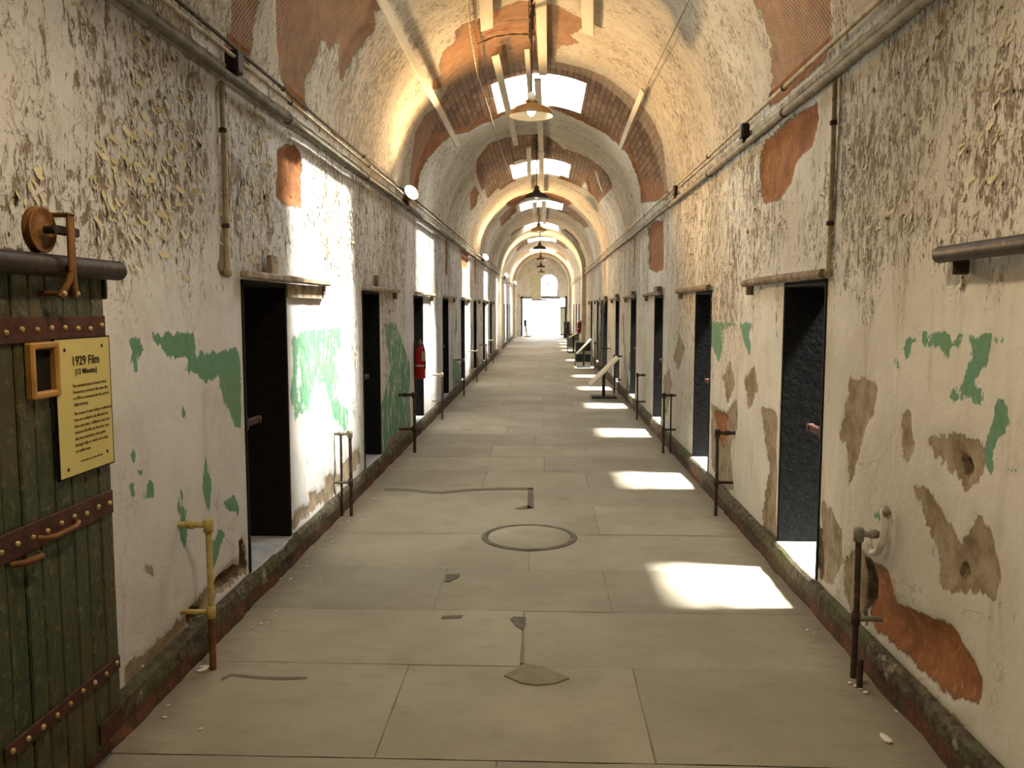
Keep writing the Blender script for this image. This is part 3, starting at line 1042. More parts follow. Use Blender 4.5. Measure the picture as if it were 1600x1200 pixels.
# ------------------------------------------------------------------ floor of worn slabs
JY = [-3.2, -2.3, -1.4, -.5, .4, 1.3, 2.1, 2.9, 3.71, 4.41, 5.13, 5.96, 6.81, 7.58, 8.3]
while JY[-1] < YE - .9:
    JY.append(JY[-1] + random.uniform(.72, .95))
JY[-1] = YE + .4
LONG = {3.71: [-.10], 2.9: [-.617, .415], 4.41: [-.6, .38], 5.13: [-.09], 5.96: [.42], 6.81: [-.12], 7.58: [-.56, .42]}


def build_floor():
    m = MB()
    tones = []
    m.mat(1).box((-1.9, YB - .2, -.08), (1.8, YE + .4, -.007))
    tones += [.5] * 6
    m.mat(0)
    x0, x1 = -1.70, 1.56
    for r in range(len(JY) - 1):
        ya, yb = JY[r], JY[r + 1]
        cuts = LONG.get(round(ya, 2), None)
        if cuts is None:
            cuts = [-.6, .42] if r % 2 else [-.1]
            cuts = [c + random.uniform(-.12, .12) for c in cuts]
        xs = [x0] + cuts + [x1]
        for a, b in zip(xs, xs[1:]):
            g = random.uniform(.0005, .0018)
            tone = random.random()
            zz = random.uniform(-.002, .0)
            n = max(4, int((b - a) / .10))
            k = 8

            def edge(t, s):
                return mnoise.noise((t * 3.1, s * 7.7, r * 1.3)) * .006 + mnoise.noise((t * 14, s * 3, 2.0)) * .0025
            grid = []
            for i in range(n + 1):
                for j in range(k + 1):
                    u, v = i / n, j / k
                    x = a + g + (b - a - 2 * g) * u
                    y = ya + g + (yb - ya - 2 * g) * v
                    if j == 0:
                        y += abs(edge(x, ya))
                    if j == k:
                        y -= abs(edge(x, yb))
                    if i == 0:
                        x += abs(edge(y, a))
                    if i == n:
                        x -= abs(edge(y, b))
                    z = zz + mnoise.noise((x * 1.3, y * 1.3, 0)) * .003
                    if i in (0, n) or j in (0, k):
                        z -= .0025
                    grid.append((x, y, z))
            fs = [(i * (k + 1) + j, (i + 1) * (k + 1) + j, (i + 1) * (k + 1) + j + 1, i * (k + 1) + j + 1) for i in range(n) for j in range(k)]
            m.add(grid, fs, True)
            tones += [tone] * len(fs)

    def patch(px, mat, z=.0035):
        m.mat(mat)
        P = [onz(u, v) for u, v in px]
        c0 = len(m.f)
        poly = [(p.x, p.y, z) for p in P]
        m.prism([(p.x, p.y, -.006) for p in P][::1], (0, 0, z + .006))
        tones.extend([.5] * (len(m.f) - c0))
    patch([(788, 1056), (805, 1046), (820, 1037), (850, 1043), (890, 1060), (868, 1068), (840, 1071), (815, 1068)], 2)
    patch([(797, 968), (803, 964), (822, 965), (821, 976), (817, 984), (806, 979)], 3)
    patch([(816, 986), (819, 984), (820, 1010), (819, 1037), (813, 1037), (816, 1010)], 2)
    patch([(697, 898), (719, 897), (717, 902), (702, 909), (695, 909)], 3)
    patch([(690, 963), (723, 962), (720, 966), (690, 967)], 3)
    patch([(825, 764), (833, 763), (834, 793), (824, 795)], 3)
    patch([(805, 795), (824, 790), (834, 794), (812, 796)], 3)
    patch([(600, 763), (640, 764), (666, 767), (690, 768), (730, 764), (780, 762), (833, 762), (833, 765), (780, 765), (732, 767), (690, 771), (664, 770), (640, 767), (600, 766)], 1)
    patch([(345, 1060), (361, 1053), (400, 1057), (440, 1059), (480, 1058), (480, 1061), (440, 1063), (400, 1061), (362, 1057), (346, 1064)], 1)
    0 and patch([(610, 1075), (632, 1062), (627, 1090), (618, 1115), (605, 1118), (602, 1100)], 2, .002)
    o = m.build('floor', ['floor', 'joint', 'mend', 'mend_dark'])
    A = o.data.attributes.new('tone', 'FLOAT', 'FACE')
    A.data.foreach_set('value', np.array(tones, np.float32))
    struct(o)


build_floor()

# ------------------------------------------------------------------ curbs along the foot of both walls
for side, sx, xf in (('left', -1, -1.60), ('right', 1, 1.462)):
    ys = steps([(YB, 2, .3), (2, 10, .05), (10, 20, .12), (20, YE, .4)])
    prof = [(0.0, 0.0), (.004, .05), (-.002, .10), (.002, HC - .015), (.016, HC), (.16, HC + .002)]
    vs, fs = [], []
    for y in ys:
        for k, (o_, z) in enumerate(prof):
            dn = mnoise.noise((y * 3.0, z * 9, 7.0 * sx)) * .016 + mnoise.noise((y * 11, z * 15, 2.0 * sx)) * .008
            ch = max(0, mnoise.noise((y * 1.7, 4.0, sx)) - .15) * .05 if k >= 3 else 0
            inside = any(d - .02 < y < d + DW + .02 for d in DOORS)
            zz = z + (mnoise.noise((y * 2.2, 1.0, sx * 3.0)) * .006 if k >= 3 else 0)
            if inside and k == 5:
                zz = HC - .02
            vs.append((xf + sx * (o_ + (dn + ch if k < 5 else 0)), y, zz))
    n = len(prof)
    for i in range(len(ys) - 1):
        for k in range(n - 1):
            a = i * n + k
            q = (a, a + 1, a + n + 1, a + n)
            fs.append(q if sx > 0 else q[::-1])
    m = MB().add(vs, fs, False)
    o = m.build('baseboard_' + side, 'curb')
    struct(o)

# ------------------------------------------------------------------ doorways, sills, cells
dn_ = 0
for side, sx, x0 in (('left', -1, XL), ('right', 1, XR)):
    for d in DOORS:
        dn_ += 1
        x1 = x0 + sx * WT
        xa, xb = min(x0, x1), max(x0, x1)
        m = MB()
        e = .028
        xo = x0 - sx * .008
        a_, b_ = min(xo, x1), max(xo, x1)
        m.mat(0)
        m.box((a_, d - .002, HC), (b_, d + e, DTOP), bev=.006)
        m.box((a_, d + DW - e, HC), (b_, d + DW + .002, DTOP), bev=.006)
        m.box((a_, d, DTOP - e), (b_, d + DW, DTOP + .002), bev=.006)
        m.mat(1)
        xs_ = x0 - sx * .018
        m.box((min(xs_, x1 + sx * .4), d + .001, HC - .10), (max(xs_, x1 + sx * .4), d + DW - .001, HC + .003), bev=.008)
        o = m.build('door_%d' % dn_, ['jamb_brown' if side == 'left' else 'jamb', 'sill'])
        struct(o)
        # the dark cell behind
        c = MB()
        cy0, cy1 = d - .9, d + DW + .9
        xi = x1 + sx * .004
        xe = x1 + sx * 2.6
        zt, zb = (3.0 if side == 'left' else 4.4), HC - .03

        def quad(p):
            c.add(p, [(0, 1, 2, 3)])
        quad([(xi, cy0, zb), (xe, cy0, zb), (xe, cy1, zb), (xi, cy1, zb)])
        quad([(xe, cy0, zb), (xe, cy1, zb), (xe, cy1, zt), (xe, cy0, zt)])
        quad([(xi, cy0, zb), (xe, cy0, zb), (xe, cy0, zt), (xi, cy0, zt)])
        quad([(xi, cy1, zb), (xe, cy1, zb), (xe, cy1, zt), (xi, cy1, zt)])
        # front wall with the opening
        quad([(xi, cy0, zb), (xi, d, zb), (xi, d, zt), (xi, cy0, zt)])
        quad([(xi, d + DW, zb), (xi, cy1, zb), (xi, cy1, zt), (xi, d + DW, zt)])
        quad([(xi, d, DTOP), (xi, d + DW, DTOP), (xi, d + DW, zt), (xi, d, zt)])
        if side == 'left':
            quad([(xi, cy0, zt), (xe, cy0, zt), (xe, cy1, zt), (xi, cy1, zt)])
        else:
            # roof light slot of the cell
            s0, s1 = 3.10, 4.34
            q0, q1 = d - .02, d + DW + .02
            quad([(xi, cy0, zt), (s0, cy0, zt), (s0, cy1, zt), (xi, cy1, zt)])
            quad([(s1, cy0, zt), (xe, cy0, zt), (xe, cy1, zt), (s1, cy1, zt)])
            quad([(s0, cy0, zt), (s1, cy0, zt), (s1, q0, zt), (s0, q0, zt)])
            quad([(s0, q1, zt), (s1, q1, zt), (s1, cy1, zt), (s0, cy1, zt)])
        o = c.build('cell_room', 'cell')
        struct(o)

# ------------------------------------------------------------------ cornice ledges (trim) on both walls
for i, (sx, x0, zl) in enumerate(((-1, XL, 2.845), (1, XR, 2.875))):
    ys = steps([(YB, 2, .4), (2, 12, .07), (12, YE, .4)])
    prof = [(0.0, -.05), (.022, -.035), (.040, -.008), (.042, .018), (.014, .04), (-.02, .05)]
    vs, fs = [], []
    for y in ys:
        for (o_, z) in prof:
            nn = mnoise.noise((y * 4, z * 30, sx * 5.0)) * .008
            vs.append((x0 - sx * (o_ + nn), y, zl + z + nn))
    n = len(prof)
    for a in range(len(ys) - 1):
        for k in range(n - 1):
            q = (a * n + k, a * n + k + 1, (a + 1) * n + k + 1, (a + 1) * n + k)
            fs.append(q)
    o = MB().add(vs, fs, False).build('trim_%d' % (i + 1), 'trim')
    struct(o)


def long_pipe(x, z, r, mat, name, label, cat, wob=.004, y0=2.0, y1=45.0, clips=True):
    o = thing(name, label, cat, (x, y0, z))
    ys = steps([(y0, 14, .35), (14, y1, 1.2)])
    pts = [(mnoise.noise((y * .7, x * 3, z)) * wob, y - y0, mnoise.noise((y * .6, z * 5, x)) * wob) for y in ys]
    MB().tube(pts, r, 10).build('pipe_run', mat, o)
    if clips:
        y = y0 + .9
        while y < 20:
            m = MB().lathe([(r + .001, -.012), (r + .006, -.010), (r + .006, .010), (r + .001, .012)], (0, y - y0, 0), 12, 'y')
            sx = -1 if x < 0 else 1
            m.box((min(0, sx * .03), y - y0 - .01, r), (max(0, sx * .03), y - y0 + .01, r + .006))
            m.build('clip', 'pipe_rust', o)
            y += 2.3
    return o


long_pipe(-1.575, 2.80, .023, 'pipe_dark', 'wall_pipe', 'thick grey painted pipe running under the cornice above the film sign', 'pipe')
long_pipe(-1.560, 2.905, .011, 'pipe_cream', 'conduit', 'thin cream conduit on top of the cornice above the film sign', 'conduit')
long_pipe(-1.600, 2.985, .010, 'pipe_rust', 'conduit', 'thin dark conduit clipped to the vault above the film-sign wall', 'conduit')
long_pipe(1.445, 2.815, .022, 'pipe_grey', 'wall_pipe', 'thick pale pipe under the cornice on the wall facing the film sign', 'pipe')
long_pipe(1.440, 2.965, .014, 'pipe_cream', 'conduit', 'cream conduit at the foot of the vault facing the film sign', 'conduit')


def drop_conduit(u, v0, v1, x, mat, label):
    a, b = onx(u, v0, x), onx(u, v1, x)
    o = thing('conduit', label, 'conduit', (x, a.y, b.z))
    h = a.z - b.z
    MB().tube([(0, 0, h), (.003, .002, h * .6), (0, 0, 0)], .013, 10).build('pipe_run', mat, o)
    for f in (.25, .75):
        m = MB().lathe([(.014, -.012), (.019, -.010), (.019, .010), (.014, .012)], (0, 0, h * f), 12)
        m.build('clip', 'pipe_rust', o)
    MB().ball((0, 0, 0), .026, 8).build('end_boss', mat, o)


drop_conduit(346, 128, 425, XL + .02, 'pipe_cream', 'ochre vertical conduit ending beside the first doorway past the film sign')
drop_conduit(1305, 112, 425, XR - .02, 'pipe_cream', 'pale vertical conduit above the brightest sunlit sill')


def jbox(u, v, x, size, label, mesh_net=False):
    p = onx(u, v, x)
    o = thing('junction_box', label, 'box', p)
    a, b, c = size
    MB().box((-a, -b, -c), (a, b, c), bev=.008).build('housing', 'black', o)
    MB().box((-a * .7, -b - .006, -c * .8), (a * .7, -b - .0005, c * .8), bev=.003).build('cover', 'iron', o)
    MB().lathe([(.004, 0), (.016, 0), (.016, .03), (.004, .03)], (0, 0, -c - .03), 10).build('cable_gland', 'pipe_rust', o)


jbox(366, 98, -1.575, (.035, .045, .055), 'black junction box on the cornice above the first doorway past the sign')
jbox(1163, 205, 1.42, (.03, .04, .05), 'black junction box on the cornice beside the long bare brick gash')
jbox(1055, 298, 1.42, (.022, .04, .055), 'small black box on the cornice above the slim brick patch')
jbox(837, 92, 0.0 - .08, (.04, .30, .03), 'long black box under the crown beside the wide ceiling board') if False else None

# ------------------------------------------------------------------ door rails
ORD = ['first', 'second', 'third', 'fourth', 'fifth', 'sixth', 'seventh', 'eighth']
for side, sx, x0 in (('left', -1, XL), ('right', 1, XR)):
    wname = 'the film-sign wall' if side == 'left' else 'the wall facing the film sign'
    for n in range(8):
        d = DOORS[n + 1]
        if d > 27:
            break
        o = thing('door_rail', 'empty door rail over the %s doorway on %s' % (ORD[n], wname), 'rail', (x0 - sx * .045, d - .06, DTOP + .012), group='empty rails over the doorways')
        L = 1.72
        mat = 'rail_pale' if side == 'left' else 'rail_brown'
        if side == 'left':
            m = MB().box((-.028, 0, -.008), (.028, L, .034), bev=.01)
        else:
            m = MB().tube([(0, 0, .012), (0.003, L * .5, .014), (0, L, .008)], .026, 12)
        m.build('bar', mat, o)
        MB().box((min(0, sx * .055), L - .09, -.075), (max(0, sx * .055), L - .05, .0), bev=.006).build('bracket', 'rail_brown', o)
        if n in (0, 1) and side == 'left':
            MB().box((-.02, .42 if n == 0 else .5, .03), (.012, .53 if n == 0 else .58, .14), bev=.004).build('stop_block', 'rail_pale' if n == 0 else 'rail_brown', o)
        if side == 'left' and n == 0:
            MB().box((-.004 + sx * .03, .82, -.10), (.01 + sx * .03, 1.68, -.012)).build('backing_board', 'rail_pale', o)
        if side == 'right' and n in (2, 3, 4, 5):
            MB().box((-.03, .1, .03), (.03, .45, .10), bev=.01).build('roller_block', 'rail_brown', o)

# dark rail without a door at the picture's edge, facing the film sign
p = onx(1470, 398, XR - .06)
o = thing('door_rail', 'dark round iron rail on the wall opposite the hanging green door', 'rail', (XR - .06, 1.5, p.z))
MB().tube([(0, 0, 0), (0, p.y - 1.5, 0)], .030, 16).build('bar', 'iron', o)
MB().box((.0, p.y - 1.5 - .10, -.075), (.058, p.y - 1.5 - .08, -.02), bev=.006).build('bracket', 'iron', o)
MB().ball((0, p.y - 1.5, 0), .031, 8).build('end_cap', 'iron', o)


# ------------------------------------------------------------------ door latches in the openings
def latch(d, sx, x0, z, label, mat='rust_red'):
    o = thing('door_latch', label, 'latch', (x0 + sx * .02, d + (.03 if sx < 0 else .03), z), group='iron latches in the doorways')
    MB().box((-.012, 0, -.022), (.012, .24, .022), bev=.008).build('bolt', mat, o)
    m = MB().lathe([(.001, -.016), (.022, -.016), (.022, .016), (.001, .016)], (0, .24, 0), 14, 'x')
    m.build('eye', mat, o)
    MB().box((-.016, -.002, -.035), (.016, .05, .035), bev=.004).build('keeper', 'iron', o)


for n in range(8):
    d = DOORS[n + 1]
    if d > 25:
        break
    latch(d, -1, XL, 1.00, 'red-brown iron latch in the %s doorway on the film-sign wall' % ORD[n], 'rust_red' if n < 2 else 'iron')
    latch(d, 1, XR, .97, 'dark red latch in the %s doorway facing the film-sign wall' % ORD[n], 'rust_red' if n < 3 else 'iron')


# ------------------------------------------------------------------ standpipes
def standpipe(x, y, ztop, sx, mat, label, second=False, r=.0135, low=None, stub=False, arm=None):
    x0 = XL if sx < 0 else XR
    o = thing('standpipe', label, 'pipe', (x, y, 0), group='standpipes along the curbs')
    reach = abs(x0 - x) + .01
    if mat == 'pipe_yellow':
        MB().tube([(0, 0, .26), (.002, 0, .4), (0, 0, ztop)], r, 12).build('riser', mat, o)
        MB().tube([(0, 0, -.004), (0, 0, .27)], r * 1.15, 12).build('lower_riser', 'rust', o)
    else:
        MB().tube([(0, 0, -.004), (.003, 0, ztop * .5), (0, 0, ztop)], r, 12).build('riser', mat, o)
    am = arm or mat
    MB().tube([(0, 0, ztop), (sx * reach, 0, ztop)], r * 1.05, 12).build('arm', am, o)
    m = MB().lathe([(r * .9, -.035), (r * 1.6, -.033), (r * 1.6, -.012), (r * 1.75, -.008), (r * 1.75, .02), (r * 1.2, .03), (.001, .031)], (0, 0, ztop), 14)
    m.build('elbow', am, o)
    MB().lathe([(r * 1.0, -.018), (r * 1.5, -.015), (r * 1.5, .015), (r * 1.0, .018)], (sx * reach * .55, 0, ztop), 12, 'x').build('coupling', am, o)
    zl = low or .27
    MB().tube([(0, 0, zl), (sx * reach, 0, zl)], r * .9, 10).build('lower_bracket', am, o)
    MB().lathe([(r * 1.05, -.03), (r * 1.5, -.026), (r * 1.5, .026), (r * 1.05, .03)], (0, 0, zl), 14).build('tee', am if mat == 'pipe_yellow' else mat, o)
    if second:
        MB().tube([(sx * reach * .55, 0, 0), (sx * reach * .55, 0, ztop)], r * .7, 10).build('back_riser', mat, o)
    if stub:
        MB().tube([(-sx * .01, -.10, -.004), (-sx * .01, -.10, .13)], r * .95, 10).build('stub_pipe', 'pipe_rust', o)
    return o


def base_at(u, v):
    p = onz(u, v)
    return p.x, p.y


x, y = base_at(333, 1046)
standpipe(x, y, .675, -1, 'pipe_yellow', 'yellow painted standpipe on a rusty foot between film sign and first doorway')
x, y = base_at(549, 806)
standpipe(x, y, .66, -1, 'pipe_rust', 'rusty standpipe in the sunlit wall after the first doorway past the sign', second=True, arm='pipe_grey')
x, y = base_at(648, 707)
standpipe(x, y, .66, -1, 'pipe_rust', 'dark standpipe just before the red extinguisher doorway', r=.017)
x, y = base_at(691, 655)
standpipe(x, y, .66, -1, 'pipe_rust', 'pale topped standpipe just past the red extinguisher doorway', arm='rail_pale')
for k, nm in enumerate(['fifth', 'sixth', 'seventh', 'eighth']):
    standpipe(-1.47, 15.35 + 3.02 * k, .68, -1, 'pipe_rust', 'slim standpipe before the %s doorway on the film-sign wall' % nm, arm='pipe_grey' if k < 2 else 'rail_pale')
x, y = base_at(1333, 1058)
standpipe(x, y, .655, 1, 'pipe_rust', 'rusty standpipe beside the bare orange stone and the brightest sill', stub=True, arm='pipe_grey')
x, y = base_at(1118, 806)
standpipe(x, y, .665, 1, 'pipe_rust', 'dark standpipe between the two largest doorways facing the film sign')
x, y = base_at(1036, 708)
standpipe(x, y, .66, 1, 'pipe_rust', 'dark standpipe before the third doorway facing the film sign', second=True)
x, y = base_at(995, 656)
standpipe(x, y, .66, 1, 'pipe_rust', 'slim standpipe before the fourth doorway facing the film sign')
for k, nm in enumerate(['fifth', 'sixth', 'seventh']):
    standpipe(1.36, 15.9 + 3.02 * k, .72, 1, 'pipe_rust', 'slim standpipe before the %s doorway facing the film sign' % nm, second=k == 0)
# the white trap pipe beside the first of them
p = onx(1385, 800, XR - .035)
o = thing('drain_trap', 'white curved drain trap on the wall beside the rusty standpipe', 'pipe', p)
q = [onx(u, v, XR - .035) - p for u, v in ((1380, 795), (1383, 815), (1380, 845), (1372, 862), (1362, 864), (1357, 850), (1357, 838))]
MB().tube(q, .016, 12).build('bend', 'chip', o)
MB().ball((0, 0, 0), .018, 8).build('end_boss', 'mend', o)

# ------------------------------------------------------------------ the sliding green door
XD = -1.545            # front of the planks
yd0, yd1 = 2.20, onx(172, 700, XD).y
zd0, zd1 = .10, onx(120, 402, XD).z
o = thing('cell_door', 'dark green plank sliding cell door hanging open behind the yellow film sign', 'door', (XD, yd0, 0))
m = MB()
yy = 0.0
wd = yd1 - yd0
ws = [.115, .125, .11, .12, .13, .11, .12, .115]
sc_ = wd / sum(ws)
r5 = random.Random(2)
for w in ws:
    w *= sc_
    off = r5.uniform(-.003, .002)
    m.box((-.045, yy + .002, zd0 + r5.uniform(-.01, .01)), (off, yy + w - .002, zd1), bev=.005)
    yy += w
door_front = m.build('plank_panel', 'plank', o)
MB().box((-.065, .01, zd0 + .02), (-.044, wd - .01, zd1 - .02)).build('backing', 'jamb_brown', o)


def strap(v_left, v_right, u_l, u_r, hgt, label=None):
    a, b = onx(u_l, v_left, XD), onx(u_r, v_right, XD)
    zc = (a.z + b.z) / 2
    m = MB().box((.001, .02, zc - hgt / 2), (.010, wd - .012, zc + hgt / 2), bev=.003)
    s = m.build('iron_strap', 'rust_red', o)
    rv = MB()
    n = 9
    for i in range(n):
        rv.lathe([(.010, 0), (.009, .004), (.005, .007), (.0005, .008)], (.010, .05 + (wd - .09) * i / (n - 1), zc + random.uniform(-.006, .006)), 8, 'x')
    rv.build('rivets', 'rivet', s)
    return zc


strap(514, 513, 10, 150, .078)
zmid = strap(850, 792, 5, 165, .085)
strap(1167, 1048, 5, 180, .05)
# bottom iron shoe
MB().box((.001, wd - .16, zd0 + .02), (.009, wd - .012, zd0 + .10), bev=.004).build('corner_plate', 'rust_red', o)
# pull handle on the middle strap
a, b = onx(55, 840, XD), onx(113, 818, XD)
zc = zmid - .01
MB().tube([(.008, a.y - yd0, zc), (.030, a.y - yd0 + .012, zc - .004), (.040, a.y - yd0 + .05, zc - .006), (.040, b.y - yd0 - .05, zc - .004), (.028, b.y - yd0 - .012, zc), (.008, b.y - yd0, zc)], .008, 10).build('pull_handle', 'rust', o)
c = onx(35, 873, XD)
MB().tube([(.004, c.y - yd0 - .06, c.z), (.035, c.y - yd0 - .045, c.z), (.040, c.y - yd0 + .03, c.z), (.015, c.y - yd0 + .055, c.z + .004)], [.009, .011, .010, .006], 10).build('lower_hook', 'rust', o)
# hatch beside the sign
ha, hb = onx(34, 536, XD), onx(84, 624, XD)
y0_, y1_, z1_, z0_ = ha.y - yd0, hb.y - yd0, ha.z, onx(40, 626, XD).z
hf = MB()
t_ = .022
hf.box((.001, y0_, z0_), (.030, y0_ + t_, z1_), bev=.006)
hf.box((.001, y1_ - t_, z0_), (.030, y1_, z1_), bev=.006)
hf.box((.001, y0_ + .01, z1_ - t_), (.030, y1_ - .01, z1_), bev=.006)
hf.box((.001, y0_ + .01, z0_), (.030, y1_ - .01, z0_ + t_), bev=.006)
h_ = hf.build('hatch_frame', 'wood_yellow', o)
MB().box((.0015, y0_ + .02, z0_ + .02), (.004, y1_ - .02, z1_ - .02)).build('hatch_shade_sheet', 'jamb_brown', h_)  # thin dark sheet stands in for the shade inside the hatch
# roller hanger
rc = onx(88, 362, -1.50)
rl = rc - Vector((XD, yd0, 0))
bar_z = onx(100, 392, -1.54).z
zt_ = rl.z
ht = MB()
ax = rl.x - .020
ht.box((ax + .056, rl.y - .012, zt_ - .125), (ax + .068, rl.y + .022, zt_ + .055), bev=.004)
ht.tube([(ax + .040, rl.y - .03, zt_ - .19), (-.001, rl.y - .03, zt_ - .19)], .008, 8)
ht.tube([(ax + .040, rl.y + .04, zt_ - .19), (-.001, rl.y + .04, zt_ - .19)], .008, 8)
ht.box((ax - .03, rl.y - .012, zt_ + .045), (ax + .068, rl.y + .022, zt_ + .057), bev=.003)
hg = ht.build('hanger', 'rust', o)
for dy in (-1, 1):
    MB().tube([(ax + .062, rl.y + .005, zt_ - .11), (ax + .056, rl.y + .005 + dy * .012, zt_ - .150), (ax + .042, rl.y + .005 + dy * .040, zt_ - .20)], [.012, .011, .012], 8).build('fork', 'rust', hg)
    MB().ball((ax + .052, rl.y + .005 + dy * .036, zt_ - .190), .010, 6).build('rivet', 'rivet', hg)
wy = rl.y - .06
m = MB().lathe([(.001, -.016), (.02, -.016), (.022, -.006), (.056, -.006), (.066, -.014), (.070, -.012), (.062, -.004), (.062, .004), (.070, .012), (.066, .014), (.056, .006), (.022, .006), (.02, .016), (.001, .016)], (ax + .004, wy, zt_), 26, 'x')
m.build('roller_wheel', 'rust', o)
MB().tube([(ax - .01, wy, zt_), (ax + .055, wy, zt_)], .012, 10).build('axle', 'iron', o)
MB().box((ax + .036, wy, zt_ - .012), (ax + .054, rl.y + .075, zt_ + .016), bev=.005).build('link_plate', 'iron', o)

# rail it hangs from
ea = onx(168, 404, -1.535)
o = thing('door_rail', 'dark round iron rail carrying the hanging green door', 'rail', (-1.503, 1.45, zt_ - .070 - .034 + 0))
MB().tube([(0, 0, 0), (0, ea.y - 1.45, 0)], .034, 16).build('bar', 'iron', o)
MB().ball((0, ea.y - 1.45, 0), .0345, 8).build('end_cap', 'iron', o)
MB().box((-.135, ea.y - 1.45 - .03, -.10), (-.03, ea.y - 1.45 - .01, .02), bev=.005).build('bracket', 'iron', o)

# ------------------------------------------------------------------ the film sign
XS = XD + .020
tl, tr_, br_, bl = onx(82, 530, XS), onx(169, 527.5, XS), onx(179, 722, XS), onx(98, 748, XS)
sy0, sy1 = (tl.y + bl.y) / 2, (tr_.y + br_.y) / 2
sz1, sz0 = (tl.z + tr_.z) / 2, (bl.z + br_.z) / 2
o = thing('information_sign', 'yellow film notice board headed 1929 Film, screwed to the green door', 'sign', (XS, sy0, sz0))
sw, sh = sy1 - sy0, sz1 - sz0
MB().box((-.010, 0, 0), (0, sw, sh), bev=.001).build('board', 'sign', o)
e = MB()
for lo, hi in (((-.011, -.003, -.003), (.0005, .0, sh + .003)), ((-.011, sw, -.003), (.0005, sw + .003, sh + .003)), ((-.011, -.003, sh), (.0005, sw + .003, sh + .004)), ((-.011, -.003, -.004), (.0005, sw + .003, 0))):
    e.box(lo, hi)
e.build('edge', 'jamb_brown', o)
for (fy, fz) in ((.16, .925), (.85, .935), (.13, .055), (.87, .10)):
    MB().lathe([(.006, 0), (.0055, .002), (.002, .003), (.0005, .0025)], (0, sw * fy, sh * fz), 10, 'x').build('screw', 'iron', o)


def text(body, size, fy, fz, mat, name, align='LEFT', bold=0.0):
    cu = bpy.data.curves.new(name, 'FONT')
    cu.body = body
    cu.size = size
    cu.align_x = align
    cu.extrude = .0004
    cu.offset = bold
    cu.space_line = 1.42
    tmp = bpy.data.objects.new(name, cu)
    COL.objects.link(tmp)
    bpy.context.view_layer.update()
    dg = bpy.context.evaluated_depsgraph_get()
    me = bpy.data.meshes.new_from_object(tmp.evaluated_get(dg))
    bpy.data.objects.remove(tmp)
    me.materials.clear()
    me.materials.append(M[mat])
    t = bpy.data.objects.new(name, me)
    COL.objects.link(t)
    t.parent = o
    t.rotation_euler = (PI / 2, 0, PI / 2)
    t.location = (.0012, sw * fy, sh * fz)
    return t


text('1929 Film', .043, .53, .805, 'ink', 'heading', 'CENTER', .0006)
text('(12 Minutes)', .026, .53, .738, 'ink', 'subheading', 'CENTER', .0003)
text('The administration of Eastern State\nPenitentiary produced this silent film\nin 1929 to commemorate the prison\'s\n100th birthday.', .0145, .27, .645, 'ink_soft', 'first_paragraph')
text('The scenes of early solitary confinement\nthat were added to the film had not\nbeen seen since. Cellblocks and yards\nshown in the film are the same ones\nthat the penitentiary now guides\nthrough daily, as visitors on a large\nor smaller tour.', .0145, .27, .44, 'ink_soft', 'second_paragraph')
text('restored by the penitentiary film fund', .009, .35, .085, 'ink_soft', 'credit_line')

# ------------------------------------------------------------------ pendant lamps
def pendant(y, label, mat, lit, top):
    o = thing('pendant_lamp', label, 'lamp', (-.12, y, 3.455), group='pendant lamps down the middle of the vault')
    m = MB()
    m.lathe([(.205, 0), (.203, .022), (.188, .050), (.155, .078), (.10, .100), (.062, .112), (.055, .122)], (0, 0, 0), 36)
    m.mat(1)
    m.lathe([(.205, 0), (.199, .018), (.183, .045), (.150, .072), (.095, .094), (.04, .103), (.001, .104)], (0, 0, 0), 36)
    m.mat(0).lathe([(.205, 0), (.208, .003), (.205, .006)], (0, 0, 0), 36)
    m.build('shade', [mat, 'white'], o)
    MB().lathe([(.055, .118), (.066, .128), (.060, .140), (.046, .146), (.03, .15)], (0, 0, 0), 24).build('neck', 'brass' if lit else mat, o)
    MB().lathe([(.030, .145), (.042, .152), (.040, .185), (.030, .205), (.022, .222), (.001, .224)], (0, 0, 0), 20).build('socket', 'white' if lit else 'shade_dark', o)
    b = MB()
    b.ball((0, 0, .048), .042, 10, (1, 1, 1.15))
    b.build('bulb', 'bulb' if lit else 'bulb_dim', o)
    MB().tube([(0, 0, .22), (.002, 0, .5), (0, 0, top)], .008, 8).build('stem', 'pipe_rust', o)
    MB().lathe([(.008, -.03), (.014, -.012), (.020, 0)], (0, 0, top), 16).build('ceiling_cup', 'pipe_rust', o)
    return o


ZTOP = VZ + VB - 3.455 - .035
names = ['copper brown pendant lamp hanging nearest in the picture, below the first skylight', 'dark brown pendant lamp hanging second in line behind the copper one',
         'ochre pendant lamp, third in the line down the vault', 'fourth pendant lamp in the line down the vault', 'fifth pendant lamp in the line down the vault',
         'sixth pendant lamp in the line down the vault', 'last pendant lamp in the line, before the end window']
for k in range(7):
    y = 8.1 + 6.06 * k
    y = y if k < 2 else y + .0
    o = pendant(y, names[k], ['shade_copper', 'shade_dark', 'shade_ochre'][k] if k < 3 else 'shade_dark', k == 0, ZTOP)
    if k == 0:
        tg = MB()
        r6 = random.Random(8)
        for q in range(5):
            pts = [(r6.uniform(-.03, .035), r6.uniform(-.05, .08), r6.uniform(.70, ZTOP)) for _ in range(9)]
            sm = [pts[0]]
            for a, b in zip(pts, pts[1:]):
                for f in (.35, .7, 1):
                    sm.append(tuple(a[i] + (b[i] - a[i]) * f + r6.uniform(-.008, .008) for i in range(3)))
            tg.tube(sm, .0032, 5)
        tg.build('wire_tangle', 'pipe_rust', o)


